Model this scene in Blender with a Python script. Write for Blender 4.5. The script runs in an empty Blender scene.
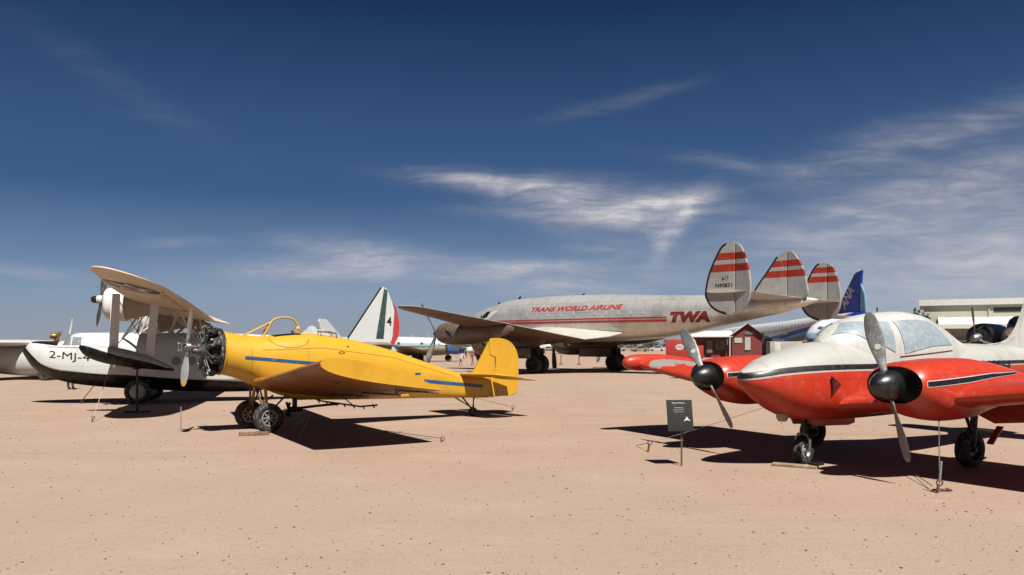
import bpy, bmesh, math, random
from mathutils import Vector, Matrix
random.seed(7)
scene = bpy.context.scene
COL = scene.collection
R = math.radians
PI = math.pi

# ------------------------------------------------------------------ materials
ALB = .50          # old, dusty, sun-faded surfaces
def lin(c):
    def f(v):
        v /= 255.0
        return v / 12.92 if v <= .04045 else ((v + .055) / 1.055) ** 2.4
    return (f(c[0]) * ALB, f(c[1]) * ALB, f(c[2]) * ALB, 1.0)

class NT:
    """small helper round a node tree"""
    def __init__(s, tree): s.t = tree; s.n = tree.nodes; s.l = tree.links
    def new(s, kind, **kw):
        n = s.n.new(kind)
        for k, v in kw.items(): setattr(n, k, v)
        return n
    def link(s, a, b): s.l.new(a, b)
    def val(s, sock, v):
        if isinstance(v, bpy.types.NodeSocket): s.l.new(v, sock)
        else: sock.default_value = v
    def math(s, op, a, b=None, c=None, clamp=False):
        n = s.new('ShaderNodeMath', operation=op); n.use_clamp = clamp
        s.val(n.inputs[0], a)
        if b is not None: s.val(n.inputs[1], b)
        if c is not None: s.val(n.inputs[2], c)
        return n.outputs[0]
    def mix(s, f, a, b, mode='MIX'):
        n = s.new('ShaderNodeMix', data_type='RGBA', blend_type=mode)
        s.val(n.inputs[0], f); s.val(n.inputs[6], a); s.val(n.inputs[7], b)
        return n.outputs[2]
    def noise(s, vec, scale, detail=4, rough=.55, dist=0.0):
        n = s.new('ShaderNodeTexNoise'); s.link(vec, n.inputs['Vector'])
        n.inputs['Scale'].default_value = scale; n.inputs['Detail'].default_value = detail
        n.inputs['Roughness'].default_value = rough; n.inputs['Distortion'].default_value = dist
        return n.outputs['Fac']
    def ramp(s, f, a, b):
        n = s.new('ShaderNodeMapRange', interpolation_type='SMOOTHSTEP'); s.link(f, n.inputs[0])
        n.inputs[1].default_value = a; n.inputs[2].default_value = b
        return n.outputs[0]
    def scale(s, vec, sc, rot=(0, 0, 0)):
        n = s.new('ShaderNodeMapping'); s.link(vec, n.inputs[0])
        n.inputs['Scale'].default_value = sc; n.inputs['Rotation'].default_value = rot
        return n.outputs[0]

def base_mat(name):
    m = bpy.data.materials.new(name); m.use_nodes = True
    t = NT(m.node_tree); b = m.node_tree.nodes['Principled BSDF']
    return m, t, b

def paint(name, rgb, rough=.45, metal=0.0, var=.12, dirt=None, dirt_amt=.0, streak=.0, scale=1.0, panel=None,
          bump=.0, coat=.0, split=None, bands=None, patches=None, spec=None):
    """painted / bare surface with mottling, streaks, seams. split: list of (function-curve colours)"""
    m, t, b = base_mat(name)
    tc = t.new('ShaderNodeTexCoord').outputs['Object']
    sep = t.new('ShaderNodeSeparateXYZ'); t.link(tc, sep.inputs[0])
    X, Y, Z = sep.outputs
    c = lin(rgb)
    if split:                                  # (xmin,xmax,[(x,z)..],zmin,zmax,[(offset,colour) from top to bottom])
        x0, x1, pts, z0, z1, cols = split
        fx = t.math('DIVIDE', t.math('SUBTRACT', X, x0), x1 - x0, clamp=True)
        fc = t.new('ShaderNodeFloatCurve'); cv = fc.mapping.curves[0]
        P = sorted(((x - x0) / (x1 - x0), (z - z0) / (z1 - z0)) for x, z in pts)
        cv.points[0].location = P[0]; cv.points[1].location = P[-1]
        for q in P[1:-1]: cv.points.new(*q)
        for q in cv.points: q.handle_type = 'AUTO_CLAMPED'
        fc.mapping.update(); t.link(fx, fc.inputs[1])
        zl = t.math('MULTIPLY_ADD', fc.outputs[0], z1 - z0, z0)
        dz = t.math('SUBTRACT', Z, zl)
        cur = c
        for off, colr in cols:
            msk = t.math('LESS_THAN', dz, off) if not isinstance(off, tuple) else t.math('LESS_THAN', dz, t.math('MULTIPLY_ADD', fx, off[1] - off[0], off[0]))
            cur = t.mix(msk, cur, lin(colr))
        c = cur
    if bands:                                  # list of (axis, lo, hi, rgb)
        for ax, lo, hi, colr in bands:
            S = (X, Y, Z)[ax]
            msk = t.math('MULTIPLY', t.math('GREATER_THAN', S, lo), t.math('LESS_THAN', S, hi))
            c = t.mix(msk, c, lin(colr))
    n1 = t.noise(tc, 2.2 * scale, 5, .6)
    if var:
        c = t.mix(t.math('MULTIPLY', t.ramp(n1, .35, .7), var), c, (0.0, 0.0, 0.0, 1))
        n2 = t.noise(tc, 9 * scale, 4, .6)
        c = t.mix(t.math('MULTIPLY', t.ramp(n2, .5, .75), var * .7), c, (.75, .72, .68, 1))
    if streak:
        st = t.noise(t.scale(tc, (5 * scale, 5 * scale, .5 * scale)), 1.6, 5, .65)
        c = t.mix(t.math('MULTIPLY', t.ramp(st, .48, .72), streak), c, lin(dirt or (70, 60, 50)))
    if dirt_amt:
        n3 = t.noise(tc, 1.1 * scale, 6, .68, .6)
        c = t.mix(t.math('MULTIPLY', t.ramp(n3, .52, .68), dirt_amt), c, lin(dirt or (90, 75, 60)))
    if patches:                                # worn patches (threshold, scale, rgb)
        for th, sc, colr in patches:
            n4 = t.noise(t.scale(tc, (1, 1, 1.5)), sc, 4, .55)
            c = t.mix(t.ramp(n4, th, th + .02), c, lin(colr))
    if panel:
        pw, ph, amt = panel
        cmb = t.new('ShaderNodeCombineXYZ'); t.link(X, cmb.inputs[0]); t.link(Z, cmb.inputs[1])
        br = t.new('ShaderNodeTexBrick'); t.link(cmb.outputs[0], br.inputs['Vector'])
        br.inputs['Scale'].default_value = 1; br.inputs['Brick Width'].default_value = pw
        br.inputs['Row Height'].default_value = ph; br.inputs['Mortar Size'].default_value = .006 * max(1, pw)
        br.inputs['Color1'].default_value = (1, 1, 1, 1); br.inputs['Color2'].default_value = (.86, .86, .86, 1)
        br.inputs['Mortar'].default_value = (.35, .33, .32, 1)
        c = t.mix(amt, c, t.mix(1.0, c, br.outputs[0], 'MULTIPLY'))
    if isinstance(c, bpy.types.NodeSocket): t.link(c, b.inputs['Base Color'])
    else: b.inputs['Base Color'].default_value = c
    b.inputs['Metallic'].default_value = metal
    rr = t.math('MULTIPLY_ADD', n1, .25, rough - .12)
    t.link(rr, b.inputs['Roughness'])
    if spec is not None: b.inputs['Specular IOR Level'].default_value = spec
    if coat: b.inputs['Coat Weight'].default_value = coat; b.inputs['Coat Roughness'].default_value = .15
    if bump:
        bn = t.noise(tc, 1.7 * scale, 3, .5)
        bp = t.new('ShaderNodeBump'); bp.inputs['Strength'].default_value = bump; bp.inputs['Distance'].default_value = .05
        t.link(bn, bp.inputs['Height']); t.link(bp.outputs[0], b.inputs['Normal'])
    return m

# ------------------------------------------------------------------ object helpers
def link(o, parent=None):
    COL.objects.link(o)
    if parent is not None: o.parent = parent
    return o

def finish(name, bm, mat, parent=None, smooth=True, angle=38, recalc=True):
    if recalc: bmesh.ops.recalc_face_normals(bm, faces=bm.faces[:])
    me = bpy.data.meshes.new(name); bm.to_mesh(me); bm.free()
    for mm in (mat if isinstance(mat, (list, tuple)) else [mat]): me.materials.append(mm)
    if smooth:
        me.polygons.foreach_set('use_smooth', [True] * len(me.polygons))
        me.set_sharp_from_angle(angle=R(angle))
    return link(bpy.data.objects.new(name, me), parent)

def thing(name, label, cat, loc=(0, 0, 0), rz=0, group=None, rx=0, ry=0):
    o = bpy.data.objects.new(name, None); o.empty_display_size = .3
    o.location = loc; o.rotation_euler = (rx, ry, rz); o['label'] = label; o['category'] = cat
    if group: o['group'] = group
    return link(o)

def tag(o, label, cat, group=None):
    o['label'] = label; o['category'] = cat
    if group: o['group'] = group
    return o

def structure(name, bm, mat, **k):
    o = finish(name, bm, mat, **k); o['kind'] = 'structure'; return o

def setmat(faces, i):
    for f in faces: f.material_index = i

def box(bm, c, s, rz=0, bevel=0, mi=0, ry=0, rx=0):
    r = bmesh.ops.create_cube(bm, size=1.0)
    vs = r['verts']
    M = Matrix.Translation(c) @ Matrix.Rotation(rz, 4, 'Z') @ Matrix.Rotation(ry, 4, 'Y') @ Matrix.Rotation(rx, 4, 'X') @ Matrix.Diagonal((s[0], s[1], s[2], 1))
    bmesh.ops.transform(bm, matrix=M, verts=vs)
    fs = list({f for v in vs for f in v.link_faces}); setmat(fs, mi)
    if bevel:
        es = list({e for v in vs for e in v.link_edges})
        rr = bmesh.ops.bevel(bm, geom=es, offset=bevel, segments=2, affect='EDGES', profile=.6)
        setmat(rr['faces'], mi)
    return vs

def tube(bm, p0, p1, r0, r1=None, seg=12, mi=0, flat=1.0):
    p0, p1 = Vector(p0), Vector(p1); r1 = r0 if r1 is None else r1
    d = p1 - p0; L = d.length
    r = bmesh.ops.create_cone(bm, cap_ends=True, segments=seg, radius1=r0, radius2=r1, depth=L)
    q = d.to_track_quat('Z', 'Y')
    M = Matrix.Translation((p0 + p1) / 2) @ q.to_matrix().to_4x4() @ Matrix.Diagonal((1, flat, 1, 1))
    bmesh.ops.transform(bm, matrix=M, verts=r['verts'])
    setmat({f for v in r['verts'] for f in v.link_faces}, mi)
    return r['verts']

def pipe(bm, pts, rad, seg=10, mi=0):
    pts = [Vector(p) for p in pts]; rings = []
    for i, p in enumerate(pts):
        d = (pts[min(i + 1, len(pts) - 1)] - pts[max(i - 1, 0)]).normalized()
        q = d.to_track_quat('Z', 'Y').to_matrix()
        rr = rad[i] if isinstance(rad, (list, tuple)) else rad
        rings.append([bm.verts.new(p + q @ Vector((rr * math.cos(2 * PI * k / seg), rr * math.sin(2 * PI * k / seg), 0))) for k in range(seg)])
    fs = []
    for a, b in zip(rings, rings[1:]):
        # align rings to limit twist
        best = min(range(seg), key=lambda s: sum((a[k].co - b[(k + s) % seg].co).length for k in range(0, seg, 3)))
        for k in range(seg):
            fs.append(bm.faces.new((a[k], a[(k + 1) % seg], b[(k + 1 + best) % seg], b[(k + best) % seg])))
    fs.append(bm.faces.new(rings[0][::-1])); fs.append(bm.faces.new(rings[-1]))
    setmat(fs, mi)

def lathe(bm, prof, c=(0, 0, 0), axis='Y', seg=32, mi=0, close=False):
    """prof: list of (radius, along)."""
    c = Vector(c); rings = []
    for r, h in prof:
        ring = []
        for k in range(seg):
            a = 2 * PI * k / seg; u, v = r * math.cos(a), r * math.sin(a)
            p = {'X': (h, u, v), 'Y': (u, h, v), 'Z': (u, v, h)}[axis]
            ring.append(bm.verts.new(c + Vector(p)))
        rings.append(ring)
    fs = []
    for a, b in zip(rings, rings[1:]):
        for k in range(seg): fs.append(bm.faces.new((a[k], a[(k + 1) % seg], b[(k + 1) % seg], b[k])))
    if close:
        a, b = rings[-1], rings[0]
        for k in range(seg): fs.append(bm.faces.new((a[k], a[(k + 1) % seg], b[(k + 1) % seg], b[k])))
    else:
        if prof[0][0] > 1e-4: fs.append(bm.faces.new(rings[0]))
        if prof[-1][0] > 1e-4: fs.append(bm.faces.new(rings[-1]))
    setmat(fs, mi)
    bmesh.ops.remove_doubles(bm, verts=[v for r_ in rings for v in r_], dist=1e-5)

def prism(bm, out, thick, plane='XZ', at=0.0, bevel=0, mi=0):
    """closed outline in a plane, given a thickness centred on `at`"""
    def P(a, b, h): return {'XZ': (a, h, b), 'YZ': (h, a, b), 'XY': (a, b, h)}[plane]
    A = [bm.verts.new(P(a, b, at - thick / 2)) for a, b in out]
    B = [bm.verts.new(P(a, b, at + thick / 2)) for a, b in out]
    n = len(out); fs = [bm.faces.new(A), bm.faces.new(B[::-1])]
    for i in range(n): fs.append(bm.faces.new((A[i], B[i], B[(i + 1) % n], A[(i + 1) % n])))
    setmat(fs, mi)
    if bevel:
        es = [e for e in {e for v in A + B for e in v.link_edges} if (e.verts[0] in A) == (e.verts[1] in A)]
        rr = bmesh.ops.bevel(bm, geom=es, offset=bevel, segments=2, affect='EDGES'); setmat(rr['faces'], mi)

def smooth_loop(pts, n=6):
    out = []; m = len(pts)
    for i in range(m):
        p0, p1, p2, p3 = [Vector(pts[(i + k) % m]) for k in (-1, 0, 1, 2)]
        for k in range(n):
            t = k / n
            out.append(tuple(.5 * ((2 * p1) + (-p0 + p2) * t + (2 * p0 - 5 * p1 + 4 * p2 - p3) * t * t + (-p0 + 3 * p1 - 3 * p2 + p3) * t ** 3)))
    return out

def pchip(xs, ys):
    n = len(xs); h = [xs[i + 1] - xs[i] for i in range(n - 1)]; d = [(ys[i + 1] - ys[i]) / h[i] for i in range(n - 1)]
    m = [0] * n; m[0], m[-1] = d[0], d[-1]
    for i in range(1, n - 1):
        if d[i - 1] * d[i] <= 0: m[i] = 0
        else:
            w1, w2 = 2 * h[i] + h[i - 1], h[i] + 2 * h[i - 1]
            m[i] = (w1 + w2) / (w1 / d[i - 1] + w2 / d[i])
    def f(x):
        if x <= xs[0]: return ys[0]
        if x >= xs[-1]: return ys[-1]
        i = max(k for k in range(n - 1) if xs[k] <= x); t = (x - xs[i]) / h[i]
        a = (1 + 2 * t) * (1 - t) ** 2; b = t * (1 - t) ** 2; c = t * t * (3 - 2 * t); e = t * t * (t - 1)
        return a * ys[i] + b * h[i] * m[i] + c * ys[i + 1] + e * h[i] * m[i + 1]
    return f

def sp(v, p): return math.copysign(abs(v) ** p, v)

class Body:
    """lofted body along local X. stations (x, zbottom, ztop, halfwidth[, n_top, n_bottom, zmid_fraction])"""
    def __init__(s, st, y0=0.0):
        st = sorted([tuple(q) + (2.2, 2.2, .5)[len(q) - 4:] for q in st])
        s.st = st; xs = [q[0] for q in st]; s.x0, s.x1 = xs[0], xs[-1]; s.y0 = y0
        s.f = [pchip(xs, [q[k] for q in st]) for k in range(1, 7)]
    def par(s, x): return [g(x) for g in s.f]
    def pt(s, x, a, off=0.0):
        zb, zt, hw, nt, nb, zf = s.par(x); zm = zb + (zt - zb) * zf
        c, q = math.cos(a), math.sin(a); n = nt if q >= 0 else nb
        hh = (zt - zm) if q >= 0 else (zm - zb)
        return Vector((x, s.y0 + (hw + off) * sp(c, 2 / n), zm + (hh + off) * sp(q, 2 / n)))
    def sy(s, x, z):
        zb, zt, hw, nt, nb, zf = s.par(x); zm = zb + (zt - zb) * zf
        n, hh = (nt, zt - zm) if z >= zm else (nb, zm - zb)
        k = min(1, abs(z - zm) / max(hh, 1e-6))
        return hw * (1 - k ** n) ** (1 / n)
    def mesh(s, rings=60, seg=44, extra=()):
        bm = bmesh.new(); xs = [s.x0 + (s.x1 - s.x0) * (.5 - .5 * math.cos(PI * i / rings)) * .6 + (s.x1 - s.x0) * i / rings * .4 for i in range(rings + 1)]
        xs = sorted(set(xs) | set(extra)); rg = []
        for x in xs: rg.append([bm.verts.new(s.pt(x, 2 * PI * k / seg)) for k in range(seg)])
        for a, b in zip(rg, rg[1:]):
            for k in range(seg): bm.faces.new((a[k], a[(k + 1) % seg], b[(k + 1) % seg], b[k]))
        bm.faces.new(rg[0]); bm.faces.new(rg[-1][::-1])
        return bm
    def wrap(s, bm, side=1, eps=.006, step=.12):
        """bm holds flat faces with x in X and z in Y: cut it up and lay it on the flank"""
        bmesh.ops.triangulate(bm, faces=bm.faces[:])
        for ax in (0, 1):
            lo = min(v.co[ax] for v in bm.verts); hi = max(v.co[ax] for v in bm.verts)
            k = lo + step
            while k < hi:
                no = Vector((1, 0, 0)) if ax == 0 else Vector((0, 1, 0))
                bmesh.ops.bisect_plane(bm, geom=bm.verts[:] + bm.edges[:] + bm.faces[:], plane_co=no * k, plane_no=no)
                k += step
        for v in bm.verts:
            x, z = v.co.x, v.co.y
            v.co = Vector((x, s.y0 + side * (s.sy(x, z) + eps), z))
        return bm
    def decal(s, polys, side=1, eps=.006, step=.12):
        bm = bmesh.new()
        for p in polys: bm.faces.new([bm.verts.new((x, z, 0)) for x, z in p])
        return s.wrap(bm, side, eps, step)
    def patch(s, c4, nu=12, nv=12, eps=.008, bm=None, flip=False, mi=0):
        """bilinear patch in (x, angle) space"""
        bm = bm or bmesh.new(); g = []
        for i in range(nu + 1):
            row = []
            for j in range(nv + 1):
                u, v = i / nu, j / nv
                p = [(1 - u) * (1 - v) * c4[0][k] + u * (1 - v) * c4[1][k] + u * v * c4[2][k] + (1 - u) * v * c4[3][k] for k in (0, 1)]
                a = PI - p[1] if flip else p[1]
                row.append(bm.verts.new(s.pt(p[0], a, eps)))
            g.append(row)
        for i in range(nu):
            for j in range(nv):
                f = bm.faces.new((g[i][j], g[i + 1][j], g[i + 1][j + 1], g[i][j + 1])); f.material_index = mi
        return bm

class Foil:
    """lofted wing. sections (LE, TE, thickness ratio[, camber]); nrm = lift direction"""
    def __init__(s, secs, nrm=(0, 0, 1), N=18):
        s.N = N; s.nrm = Vector(nrm)
        s.secs = [(Vector(q[0]), Vector(q[1]), q[2], q[3] if len(q) > 3 else 0.0) for q in secs]
    def at(s, sec, u, side):
        le, te, t, cb = sec; ch = te - le; L = ch.length
        n = (s.nrm - ch.normalized() * s.nrm.dot(ch.normalized())).normalized()
        yt = 5 * t * (.2969 * math.sqrt(u) - .126 * u - .3516 * u * u + .2843 * u ** 3 - .1015 * u ** 4) + .002
        return le + ch * u + n * L * (side * yt + cb * 4 * u * (1 - u))
    def ring(s, sec):
        us = [.5 - .5 * math.cos(PI * i / s.N) for i in range(s.N + 1)]
        return [s.at(sec, u, 1) for u in us[::-1]] + [s.at(sec, u, -1) for u in us[1:]]
    def mesh(s, sub=4):
        bm = bmesh.new(); ss = []
        for a, b in zip(s.secs, s.secs[1:]):
            for k in range(sub):
                f = k / sub; ss.append((a[0].lerp(b[0], f), a[1].lerp(b[1], f), a[2] + (b[2] - a[2]) * f, a[3] + (b[3] - a[3]) * f))
        ss.append(s.secs[-1]); rg = [[bm.verts.new(p) for p in s.ring(q)] for q in ss]
        n = len(rg[0])
        for a, b in zip(rg, rg[1:]):
            for k in range(n): bm.faces.new((a[k], a[(k + 1) % n], b[(k + 1) % n], b[k]))
        bm.faces.new(rg[0]); bm.faces.new(rg[-1][::-1])
        return bm
    def surf(s, x, y, side, eps, ax=1):
        """point on the surface over plan position; ax = spanwise axis index"""
        for a, b in zip(s.secs, s.secs[1:]):
            lo, hi = a[0][ax], b[0][ax]
            if min(lo, hi) - 1e-6 <= y <= max(lo, hi) + 1e-6:
                f = (y - lo) / (hi - lo); sec = (a[0].lerp(b[0], f), a[1].lerp(b[1], f), a[2] + (b[2] - a[2]) * f, a[3] + (b[3] - a[3]) * f)
                u = min(1, max(0, (x - sec[0][0]) / (sec[1][0] - sec[0][0])))
                p = s.at(sec, u, side); return p + s.nrm * eps * side
        return Vector((x, y, 0))

def round_tip(secs, w, k=6):
    """append shrinking sections so that the tip is rounded in plan"""
    a, b = secs[-2], secs[-1]
    le, te = Vector(b[0]), Vector(b[1]); d = ((Vector(b[0]) + Vector(b[1])) - (Vector(a[0]) + Vector(a[1]))).normalized()
    mid = le.lerp(te, .42); out = list(secs)
    for i in range(1, k + 1):
        q = math.sin(i / k * PI / 2 * .985); s_ = math.sqrt(max(0, 1 - q * q)); s_ = max(s_, .06)
        out.append((mid + (le - mid) * s_ + d * w * q, mid + (te - mid) * s_ + d * w * q, b[2] * (.4 + .6 * s_)) + tuple(b[3:]))
    return out

def mirror(secs):
    f = lambda v: Vector((v[0], -v[1], v[2]))
    return [(f(q[0]), f(q[1])) + tuple(q[2:]) for q in secs]

def text_bm(s, w=None, h=1.0, shear=0.0, bold=0.0):
    """flat letters in XY, origin at lower left, height of capitals h, optional total width w"""
    cu = bpy.data.curves.new('lettering', 'FONT'); cu.body = s; cu.size = 1.0; cu.shear = shear; cu.offset = bold
    cu.resolution_u = 4
    o = bpy.data.objects.new('lettering_curve', cu); COL.objects.link(o)
    dg = bpy.context.evaluated_depsgraph_get(); dg.update()
    me = bpy.data.meshes.new_from_object(o.evaluated_get(dg))
    bpy.data.objects.remove(o); bpy.data.curves.remove(cu)
    bm = bmesh.new(); bm.from_mesh(me); bpy.data.meshes.remove(me)
    x0 = min(v.co.x for v in bm.verts); x1 = max(v.co.x for v in bm.verts)
    y0 = min(v.co.y for v in bm.verts); y1 = max(v.co.y for v in bm.verts)
    k = h / (y1 - y0); kx = k if w is None else w / (x1 - x0)
    for v in bm.verts: v.co = Vector(((v.co.x - x0) * kx, (v.co.y - y0) * k, 0))
    return bm

def xf(bm, M):
    bmesh.ops.transform(bm, matrix=M, verts=bm.verts[:]); return bm

def frame(o, u, v):
    """matrix taking flat letters (X,Y) to 3D: X->u, Y->v, at o"""
    u, v = Vector(u).normalized(), Vector(v).normalized(); n = u.cross(v)
    M = Matrix((u, v, n)).transposed().to_4x4(); M.translation = Vector(o); return M

def blade_bm(c, Rr, chord, phi, pitch=(58, 22), tilt=0.0, tip=.0, root=.1, thick=.12, mi_tip=1, wide=.55, tail_sign=1):
    """propeller blade in aircraft axes, shaft along X"""
    bm = bmesh.new(); N = 16; M = 14; rings = []
    rad = Vector((0, math.sin(phi), math.cos(phi))); tan = Vector((0, math.cos(phi), -math.sin(phi))); ax = Vector((1, 0, 0))
    for i in range(N + 1):
        f = i / N; r = Rr * (root + (1 - root) * f)
        if f < .18: ch = chord * (.42 + .9 * f); th = .55 - 1.9 * f
        else:
            g = (f - .18) / .82; ch = chord * (.58 + .42 * math.sin(PI * min(1, g / wide) / 2)) if g < wide else chord * math.cos((g - wide) / (1 - wide) * PI / 2 * .8) ** .6
            th = .2 - .11 * g
        if i == N: ch *= .55
        be = R(pitch[0] + (pitch[1] - pitch[0]) * f)
        cv = tan * math.cos(be) + ax * math.sin(be) * tail_sign; nv = rad.cross(cv)
        ring = []
        for k in range(M):
            a = 2 * PI * k / M
            ring.append(bm.verts.new(rad * r + cv * (ch / 2 * math.cos(a)) + nv * (ch * th / 2 * math.sin(a))))
        rings.append(ring)
    for i, (a, b) in enumerate(zip(rings, rings[1:])):
        for k in range(M):
            fc = bm.faces.new((a[k], a[(k + 1) % M], b[(k + 1) % M], b[k]))
            if tip and (i + 1) / N > 1 - tip: fc.material_index = mi_tip
    bm.faces.new(rings[0]); fc = bm.faces.new(rings[-1][::-1]); fc.material_index = mi_tip if tip else 0
    xf(bm, Matrix.Translation(c) @ Matrix.Rotation(-tilt, 4, 'Y')); return bm

def wheel(parent, c, r, w, tyre_m, rim_m, spokes=0, yaw=0, rim_r=.55, hub_m=None, cap=False, name='wheel'):
    """wheel on axis Y: tyre mesh with a rim child"""
    M = Matrix.Translation(c) @ Matrix.Rotation(yaw, 4, 'Z')
    bm = bmesh.new(); h = w / 2; ri = r * rim_r
    prof = [(ri, -h * .55), (ri * 1.06, -h * .8), (r * .80, -h), (r * .93, -h * .86), (r * .985, -h * .6)]
    for g in (-.42, -.14, .14, .42): prof += [(r, h * (g - .1)), (r, h * (g + .06)), (r * .972, h * (g + .08)), (r * .972, h * (g + .12))]
    prof += [(r * .985, h * .6), (r * .93, h * .86), (r * .80, h), (ri * 1.06, h * .8), (ri, h * .55)]
    lathe(bm, prof, axis='Y', seg=40, close=True); xf(bm, M)
    ty = finish(name, bm, tyre_m, parent, angle=50)
    bm = bmesh.new()
    if spokes:
        lathe(bm, [(ri * .99, -h * .5), (ri * 1.01, -h * .82), (ri * .86, -h * .84), (ri * .82, -h * .3), (ri * .82, h * .3), (ri * .86, h * .84), (ri * 1.01, h * .82), (ri * .99, h * .5)], axis='Y', seg=40, close=True)
        lathe(bm, [(ri * .83, -h * .2), (ri * .83, h * .2)], axis='Y', seg=40, mi=1)
        lathe(bm, [(0, -h * .95), (ri * .22, -h * .9), (ri * .28, -h * .5), (ri * .28, h * .5), (ri * .22, h * .9), (0, h * .95)], axis='Y', seg=20)
        for k in range(spokes):
            a = 2 * PI * k / spokes
            for s_ in (-1, 1):
                box(bm, (ri * .56 * math.cos(a), s_ * h * .5, -ri * .56 * math.sin(a)), (ri * .66, h * .22, ri * .2), ry=a, bevel=.004)
    elif cap:
        lathe(bm, [(0, -h * .98), (ri * .7, -h * .92), (ri * 1.0, -h * .7), (ri * 1.0, h * .7), (ri * .7, h * .92), (0, h * .98)], axis='Y', seg=32)
    else:
        lathe(bm, [(0, -h * .75), (ri * .25, -h * .75), (ri * .3, -h * .45), (ri * .8, -h * .4), (ri * .95, -h * .78), (ri * 1.03, -h * .6), (ri * 1.03, h * .6), (ri * .95, h * .78), (ri * .8, h * .4), (ri * .3, h * .45), (ri * .25, h * .75), (0, h * .75)], axis='Y', seg=32)
        for k in range(6):
            a = 2 * PI * k / 6
            for s_ in (-1, 1):
                tube(bm, (ri * .58 * math.cos(a), s_ * h * .46, ri * .58 * math.sin(a)), (ri * .58 * math.cos(a), s_ * h * .38, ri * .58 * math.sin(a)), ri * .13, seg=10, mi=1)
    xf(bm, M)
    finish('rim', bm, [rim_m, hub_m or rim_m], ty, angle=35)
    return ty

# ------------------------------------------------------------------ camera, sky, sun
HZ, CAM_H, FOC = 345.0, 1.72, 800.0
cam = bpy.data.cameras.new('camera'); camo = link(bpy.data.objects.new('camera', cam))
camo.location = (0, 0, CAM_H); camo.rotation_euler = (R(90), 0, 0)
cam.sensor_width = 36; cam.lens = FOC / 1024 * 36; cam.shift_y = (HZ - 287.5) / 1024
cam.clip_start = .1; cam.clip_end = 9000
scene.camera = camo

SUN_TO = Vector((.24, -.64, 1.0)).normalized()
sun = bpy.data.lights.new('sun', 'SUN'); sun.energy = 5.0; sun.angle = R(.53); sun.color = (1.0, .955, .88)
so = link(bpy.data.objects.new('sun', sun)); so.rotation_euler = (-SUN_TO).to_track_quat('-Z', 'Y').to_euler()
so.location = (5, -12, 30)

world = bpy.data.worlds.new('World'); scene.world = world; world.use_nodes = True
w = NT(world.node_tree)
for n in list(w.n): w.n.remove(n)
outw = w.new('ShaderNodeOutputWorld'); bg = w.new('ShaderNodeBackground'); w.link(bg.outputs[0], outw.inputs[0])
sky = w.new('ShaderNodeTexSky', sky_type='NISHITA'); sky.sun_disc = False
sky.sun_elevation = math.asin(SUN_TO.z); sky.sun_rotation = math.atan2(SUN_TO.x, SUN_TO.y)
sky.altitude = 800; sky.air_density = 1.0; sky.dust_density = .6; sky.ozone_density = 2.5
SKY_STRENGTH = .05
tc = w.new('ShaderNodeTexCoord').outputs['Generated']
sp3 = w.new('ShaderNodeSeparateXYZ'); w.link(tc, sp3.inputs[0]); DX, DY, DZ = sp3.outputs
front = w.math('GREATER_THAN', DY, .05)
dyc = w.math('MAXIMUM', DY, .05)
U = w.math('DIVIDE', DX, dyc); V = w.math('DIVIDE', DZ, dyc)
uv = w.new('ShaderNodeCombineXYZ'); w.link(U, uv.inputs[0]); w.link(V, uv.inputs[1]); UV = uv.outputs[0]
# wispy warp of the coordinates
wn = w.new('ShaderNodeTexNoise'); w.link(UV, wn.inputs['Vector']); wn.inputs['Scale'].default_value = 5; wn.inputs['Detail'].default_value = 5
warp = w.new('ShaderNodeVectorMath', operation='MULTIPLY_ADD')
w.link(wn.outputs['Color'], warp.inputs[0]); warp.inputs[1].default_value = (.065, .03, 0); 
w.link(UV, warp.inputs[2])
sh = w.new('ShaderNodeVectorMath', operation='SUBTRACT'); w.link(warp.outputs[0], sh.inputs[0]); sh.inputs[1].default_value = (.0325, .015, 0)
W = sh.outputs[0]
spw = w.new('ShaderNodeSeparateXYZ'); w.link(W, spw.inputs[0]); WU, WV = spw.outputs[0], spw.outputs[1]
def blob(px, py, lx, ly, ang):
    """soft elliptic streak of high cloud: centre, half axes and tilt given as bearings"""
    u0, v0 = (px - 512) / 800, (345 - py) / 800; ca, sa = math.cos(R(ang)), math.sin(R(ang))
    du = w.math('SUBTRACT', WU, u0); dv = w.math('SUBTRACT', WV, v0)
    a = w.math('MULTIPLY_ADD', du, ca * 800 / lx, w.math('MULTIPLY', dv, sa * 800 / lx))
    b = w.math('MULTIPLY_ADD', du, -sa * 800 / ly, w.math('MULTIPLY', dv, ca * 800 / ly))
    r2 = w.math('ADD', w.math('MULTIPLY', a, a), w.math('MULTIPLY', b, b))
    return w.math('EXPONENT', w.math('MULTIPLY', r2, -1.0))
st1 = w.noise(w.scale(W, (3.6, 26, 1), (0, 0, R(-6))), 2.2, 9, .66, .5)
st2 = w.noise(w.scale(W, (6, 14, 1), (0, 0, R(18))), 2.0, 7, .65, .5)
wisp = w.math('MULTIPLY', w.ramp(st1, .28, .72), w.ramp(st2, .2, .66))
wisp = w.math('MULTIPLY_ADD', wisp, 1.05, .26)
def add(lst):
    t = None
    for amt, *a in lst:
        v = w.math('MULTIPLY', blob(*a), amt); t = v if t is None else w.math('ADD', t, v)
    return t
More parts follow.
